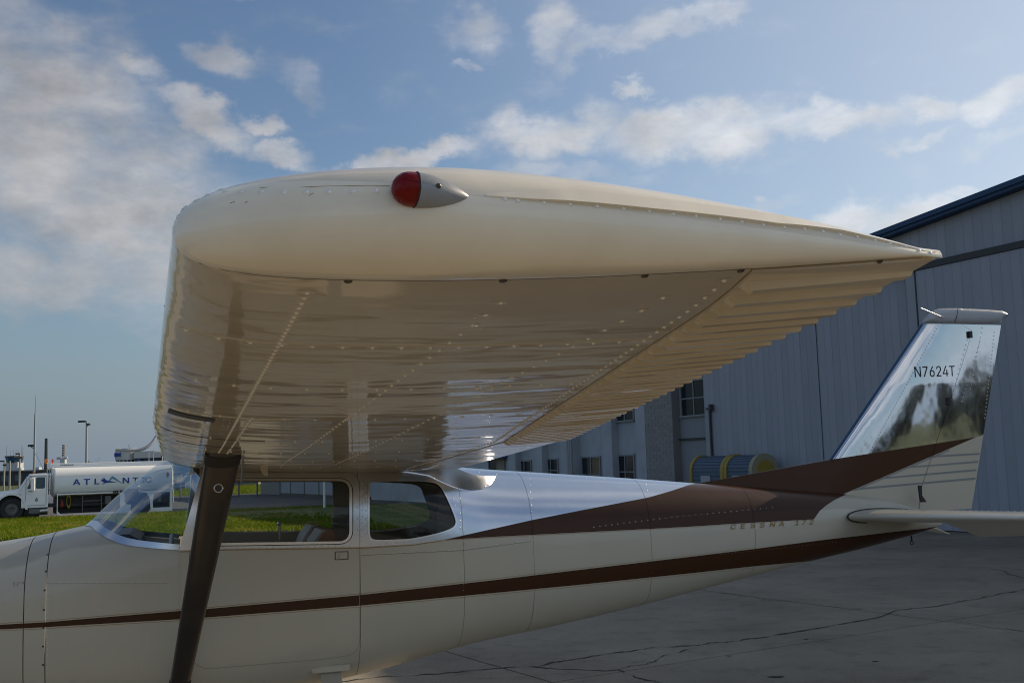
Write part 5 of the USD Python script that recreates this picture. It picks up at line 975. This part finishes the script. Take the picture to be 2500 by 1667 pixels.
# ---- main gear, nose gear
def leg(s):
    q = np.array([(.962, .40, .735), (.965, .60, .585), (.975, .90, .37), (1.0, 1.12, .215)]); V = []
    for k, (X, Y, Z) in enumerate(q): w = .060-.008*k; V += [(X-w, s*Y, Z-.012), (X+w, s*Y, Z-.012), (X+w, s*Y, Z+.012), (X-w, s*Y, Z+.012)]
    F = []
    for k in range(3):
        for i in range(4): j = (i+1) % 4; F += [[4*k+i, 4*k+j, 4*k+4+j], [4*k+i, 4*k+4+j, 4*k+4+i]]
    g = obj('main_gear_leg', trimesh.Trimesh(V, F), M['white'], air)
    ty_ = trimesh.creation.torus(.145, .062, major_sections=32, minor_sections=12); ty_.apply_transform(trimesh.transformations.rotation_matrix(HP, [1, 0, 0])); ty_.apply_translation((1.0, s*1.19, .207)); obj('tyre', ty_, M['tyre'], g, smooth=60)
    obj('rim', cyl((1.0, s*1.14, .207), (1.0, s*1.235, .207), .088, n=20), M['trim'], g, smooth=40)
    obj('cover_plate', (lambda y_: bev(.855, 1.072, s*y_-.012, s*y_+.012, .700, .738, .004))(float(B.half(np.array(.96), np.array(.72)))+.002), M['white'], g)
leg(-1); leg(1)
ng = obj('nose_gear_leg', cyl((-1.05, 0, .3), (-1.0, 0, .85), .03), M['trim'], air, smooth=40)
ty_ = trimesh.creation.torus(.125, .055, major_sections=32, minor_sections=12); ty_.apply_transform(trimesh.transformations.rotation_matrix(HP, [1, 0, 0])); ty_.apply_translation((-1.08, 0, .18)); obj('tyre', ty_, M['tyre'], ng, smooth=60)
obj('rim', cyl((-1.08, -.04, .18), (-1.08, .04, .18), .075, n=18), M['trim'], ng)
obj('fork', cat_([bx(-1.11, -1.03, -.075, -.062, .17, .36), bx(-1.11, -1.03, .062, .075, .17, .36), bx(-1.11, -1.0, -.075, .075, .34, .36)]), M['trim'], ng)

# ================================================================== tail
fXZ = lambda px, py, Y=0.: onY(px, py, Y)[[0, 2]]
le0, le1, te0, te1 = fXZ(2025, 1122), fXZ(2249, 790), fXZ(2373, 1229), fXZ(2443, 794)
def finLE(Z): return le0[0]+(le1[0]-le0[0])*(Z-le0[1])/(le1[1]-le0[1])
def finTE(Z): return te0[0]+(te1[0]-te0[0])*(Z-te0[1])/(te1[1]-te0[1])
def fin_pt(q, Z, s=-1):
    u = np.clip(q, 0, 1)**2; c = finTE(Z)-finLE(Z); yt = .2969*np.sqrt(u)-.126*u-.3516*u**2+.2843*u**3-.1030*u**4; return np.stack([finLE(Z)+c*u, s*(yt*5*.075*np.minimum(c, 1.)+.004*np.clip(q*6, 0, 1)), Z], -1)
def fin_par(pts_, dens=12.):
    out = []; n = len(pts_)
    for i in range(n):
        a, b = pts_[i], pts_[(i+1) % n]; k = max(1, int(math.hypot(b[0]-a[0], b[1]-a[1])/dens))
        for j in range(k):
            px, py = a[0]+(b[0]-a[0])*j/k, a[1]+(b[1]-a[1])*j/k; Y = -.03
            for _ in range(4):
                X, Z = fXZ(px, py, Y); u = np.clip((X-finLE(Z))/(finTE(Z)-finLE(Z)), 0, 1); Y = float(fin_pt(np.array(math.sqrt(u)), np.array(Z))[1])
            out.append((math.sqrt(u), Z))
    return Polygon(out).buffer(0)
zt_ = float(min(le1[1], te1[1])); ZB = 1.40
GF = (np.linspace(0, 1, 40), np.linspace(ZB, zt_+.02, 50))
dom = sbox(0, ZB, 1, zt_)
hl = [(2331, 786), (2373, 808), (2362, 850), (2249, 1193), (2244, 1240)]
def qh(side_px): return fin_par(side_px)
rud = fin_par([(2331, 780), (2373, 808), (2362, 850), (2310, 1009), (2249, 1193), (2243, 1260), (2480, 1260), (2480, 780)]).union(sbox(.97, ZB, 1, zt_)).intersection(dom)
f_br = fin_par([(2000, 1126), (2025, 1122), (2383, 1067), (2077, 1198), (2000, 1230)]).union(sbox(0, ZB, .01, le0[1]-.01)).intersection(dom).buffer(0)
lowpoly = fin_par([(2077, 1198), (2383, 1067), (2480, 1035), (2480, 1300), (1960, 1300), (1960, 1240)])
f_wh = lowpoly.intersection(dom).difference(f_br)
f_al = dom.difference(f_br).difference(f_wh)
def fin_reg(poly, s, off=0.): return orient(grid_region(poly, lambda q, Z: fin_pt(q, Z, s), *GF), np.array([0, s, 0.])) if off == 0 else (lambda R: (R[0]+R[2]*off, R[1], R[2]))(orient(grid_region(poly, lambda q, Z: fin_pt(q, Z, s), *GF), np.array([0, s, 0.])))
fin = part('fin', join(*[fin_reg(f_al.difference(rud.buffer(.002)), s) for s in (-1, 1)]), M['alufin'], label='polished metal upright tail fin')
part('stripe_panel', join(*[fin_reg(f_br.difference(rud.buffer(.002)), s) for s in (-1, 1)]), M['brown'], fin); part('white_panel', join(*[fin_reg(f_wh.difference(rud.buffer(.002)), s) for s in (-1, 1)]), M['white'], fin)
rudder = part('rudder', join(*[fin_reg(f_al.intersection(rud), s) for s in (-1, 1)]), M['alufin'], label='polished metal rudder')
part('stripe_panel', join(*[fin_reg(f_br.intersection(rud), s) for s in (-1, 1)]), M['brown'], rudder); part('white_panel', join(*[fin_reg(f_wh.intersection(rud), s) for s in (-1, 1)]), M['white'], rudder)
for p in ([(2273, 1112), (2392, 1105), (2391, 1109.5), (2262, 1117)], [(2230, 1137.5), (2388, 1124.5), (2387, 1129), (2219, 1142)], [(2153, 1165), (2384, 1144.5), (2383, 1149.5), (2140, 1170)], [(2102, 1190), (2382, 1165), (2381, 1170), (2086, 1196)], [(2079, 1198), (2318, 1096), (2318, 1100), (2090, 1197)]):
    g = fin_par(p, 6.).intersection(f_wh); part('pinstripe', fin_reg(g.difference(rud.boundary.buffer(.002)), -1, .0008), M['pin'], fin)
part('leading_edge_boot', join(*[fin_reg(fin_par([(2025, 1122), (2249, 790), (2256, 790), (2033, 1121)]).union(sbox(0, le0[1], .09, zt_)).intersection(f_al), s, .001) for s in (-1, 1)]), M['bluegrey'], fin)  # narrow dark blue strip along the leading edge
# registration
t_ = meshkit.text_mesh('N7624T', .098, .0006); b0, b1 = t_.bounds; a0 = onY(2234, 921, -.04); a1 = onY(2333, 918, -.035); k = (a1[0]-a0[0])/(b1[0]-b0[0]); v = t_.vertices; X = a0[0]+(v[:, 0]-b0[0])*k; Z = a0[2]+(v[:, 1]-b0[1])*.80+(X-a0[0])*((a1[2]-a0[2])/(a1[0]-a0[0]))
uq_ = np.sqrt(np.clip((X-finLE(Z))/(finTE(Z)-finLE(Z)), 0, 1)); Yv = fin_pt(uq_, Z)[:, 1]-.0008-v[:, 2]
obj('registration', trimesh.Trimesh(np.stack([X, Yv, Z], 1), t_.faces, process=False), M['rubber'], fin)
def fin_rivets(a, b, n, r=.004):
    out = []
    for t in np.linspace(0, 1, n):
        px, py = a[0]+(b[0]-a[0])*t, a[1]+(b[1]-a[1])*t; X, Z = fXZ(px, py, -.03); u = np.clip((X-finLE(Z))/(finTE(Z)-finLE(Z)), .001, .999); P = fin_pt(np.array(math.sqrt(u)), np.array(Z)); out.append((P, np.array([0, -1., 0])))
    return out
rivets('rivet', fin_rivets((2290, 795), (2120, 1105), 44)+fin_rivets((2362, 830), (2326, 960), 12)+fin_rivets((2350, 980), (2395, 830), 16)+fin_rivets((2432, 810), (2410, 1020), 24)+fin_rivets((2400, 800), (2372, 950), 14), .0058, .003, M['rivmetal'], fin)
obj('hinge_bracket', cat_([bx(*(lambda c: (c[0]-.012, c[0]+.012, -.048, -.03, c[1]-.03, c[1]+.03))(fXZ(2317, 980, -.04))), bx(*(lambda c: (c[0]-.012, c[0]+.012, -.045, -.03, c[1]-.03, c[1]+.02))(fXZ(2370, 815, -.04)))]), M['rubber'], fin)
# cap on top of the fin with antenna and tail light
def puff(pts_, th, edge, Yc=0., name='x', mat=None, parent=None, n=46):
    poly = Polygon([tuple(fXZ(*p)) for p in pts_]).buffer(0); x0, z0, x1, z1 = poly.bounds
    def f(a, b, s):
        d = np.minimum(shapely.distance(poly.exterior, shapely.points(a, b)), edge)/edge; return np.stack([a, Yc+s*th*np.sqrt(np.maximum(1-(1-d)**2, 0)), b], -1)
    return join(*[orient(grid_region(poly, lambda a, b, s=s: f(a, b, s), np.linspace(x0, x1, n), np.linspace(z0, z1, n//3)), np.array([0, s, 0.])) for s in (-1, 1)])
cpx = smooth_px([(2249, 790), (2256, 780), (2266, 768), (2278, 757), (2296, 752.5), (2338, 751.5), (2345, 753), (2440, 757), (2456, 763), (2459, 770), (2450, 776), (2444, 780), (2441, 791)], it=1)
fc = part('fin_cap', puff(cpx, .04, .05), M['greyplastic'], fin)
obj('cap_joint', tube(np.array([onY(2339, 753, -.035), onY(2336, 772, -.042), onY(2331, 788, -.042)]), .0022, 5), M['seam'], fin)
obj('antenna', cyl(onY(2304, 775, -.04), onY(2248, 752, -.16), .0035, n=8), M['rivet'], fin)
tl = onY(2456, 769, 0); obj('tail_light', trimesh.creation.icosphere(2, .018).apply_scale((1.5, 1, 1)).apply_translation(tl-[.012, 0, 0]), M['trim'], fin, smooth=True)
# dorsal fin
d0, d1 = fXZ(1712, 1178), fXZ(2025, 1122)
V = [(d0[0], 0, d0[1]-.03), (d0[0], 0, d0[1]), (d1[0], .012, d1[1]), (d1[0], -.012, d1[1]), (d1[0]+.10, .022, d1[1]-.02), (d1[0]+.10, -.022, d1[1]-.02), (d1[0]+.10, .04, 1.45), (d1[0]+.10, -.04, 1.45), (d1[0], .045, 1.45), (d1[0], -.045, 1.45)]
obj('dorsal_fin', trimesh.convex.convex_hull(np.array(V)), M['brown'], air)
# tailplane
RT = onY(2062, 1262, -.16)
def tp_pt(y, q, low, s=-1):
    u = np.clip(q, 0, 1)**2; x0 = RT[0]+.02+(y-.14)*.05; c = .74-(y-.14)*.10; yt = .2969*np.sqrt(u)-.126*u-.3516*u**2+.2843*u**3-.1036*u**4
    return np.stack([x0+c*u, s*y+0*u, RT[2]+(y-.14)*.030+(-1 if low else 1)*yt*5*.125*c*(1-.12*(y-.14))], -1)
for s in (-1, 1):
    R = [orient(grid_region(sbox(.05, 0, 1.72, .93), lambda y, q, L=L: tp_pt(y, q, L, s), np.linspace(.05, 1.72, 18), np.linspace(0, .93, 30)), np.array([0, 0, -1. if L else 1.])) for L in (True, False)]
    tpn = part('tailplane', join(*R), M['white'])
    yy = np.linspace(.16, 1.74, 16); hx = np.array([tp_pt(np.array(v), np.array(.93), True)[0] for v in yy])+.006; ch = .50-(yy-.14)*.12; th = np.array([tp_pt(np.array(v), np.array(.93), False)[2]-tp_pt(np.array(v), np.array(.93), True)[2] for v in yy])/2; dr_ = math.radians(22); V = []
    for h, c_, t, v in zip(hx, ch, th, yy): zr = RT[2]+(v-.14)*.030; V += [(h, s*v, zr+t), (h, s*v, zr-t), (h+c_*math.cos(dr_), s*v, zr-c_*math.sin(dr_)-.003), (h+c_*math.cos(dr_), s*v, zr-c_*math.sin(dr_)+.003)]
    F = []
    for k in range(15):
        for i in range(4): j = (i+1) % 4; F += [[4*k+i, 4*k+j, 4*k+4+j], [4*k+i, 4*k+4+j, 4*k+4+i]]
    for e in (0, 60): F += [[e, e+1, e+2], [e, e+2, e+3]]
    mm = trimesh.Trimesh(V, F); mm.fix_normals(); obj('elevator', mm, M['cream'], tpn, smooth=30)
    tq = np.linspace(0, 1, 20); tip = np.vstack([tp_pt(np.full(20, 1.72), tq*.93, True, s), tp_pt(np.full(20, 1.72), tq*.93, False, s)[::-1]]); tip2 = (tip-tip.mean(0))*.55+tip.mean(0)+[0, s*.05, 0]; n = 40
    obj('tip', trimesh.Trimesh(np.vstack([tip, tip2, [tip2.mean(0)]]), [[i, (i+1) % n, n+(i+1) % n] for i in range(n)]+[[i, n+(i+1) % n, n+i] for i in range(n)]+[[n+i, n+(i+1) % n, 2*n] for i in range(n)], process=False), M['white'], tpn, smooth=50)
    if s < 0:
        rivets('rivet', [(tp_pt(np.array(v), np.array(.70), False), np.array([0, 0, 1.])) for v in np.arange(.3, 1.7, .055)], .005, .004, M['rivmetal'], tpn)
        seal = np.vstack([tp_pt(np.full(24, .168), np.linspace(.9, 0, 24), False), tp_pt(np.full(10, .168), np.linspace(0, .45, 10), True)]); obj('root_seal', tube(seal, .0075, 6), M['rubber'], tpn, smooth=60)
q = fXZ(2246, 1205, -.09); obj('control_horn', extr(Polygon([(q[0]-.012, q[1]+.06), (q[0]+.015, q[1]+.06), (q[0]+.01, q[1]-.01), (q[0]+.045, q[1]-.06), (q[0]-.005, q[1]-.06)]), -.10, -.085, 'y'), M['rubber'], air)
q = fXZ(2226, 1324, 0); tr_ = trimesh.creation.torus(.013, .0035, major_sections=20, minor_sections=6); tr_.apply_transform(trimesh.transformations.rotation_matrix(HP, [1, 0, 0])); tr_.apply_translation((q[0], 0, q[1])); obj('tail_tie_down', cat_([tr_, bx(q[0]-.005, q[0]+.005, -.004, .004, q[1]+.012, q[1]+.05)]), M['rubber'], air)
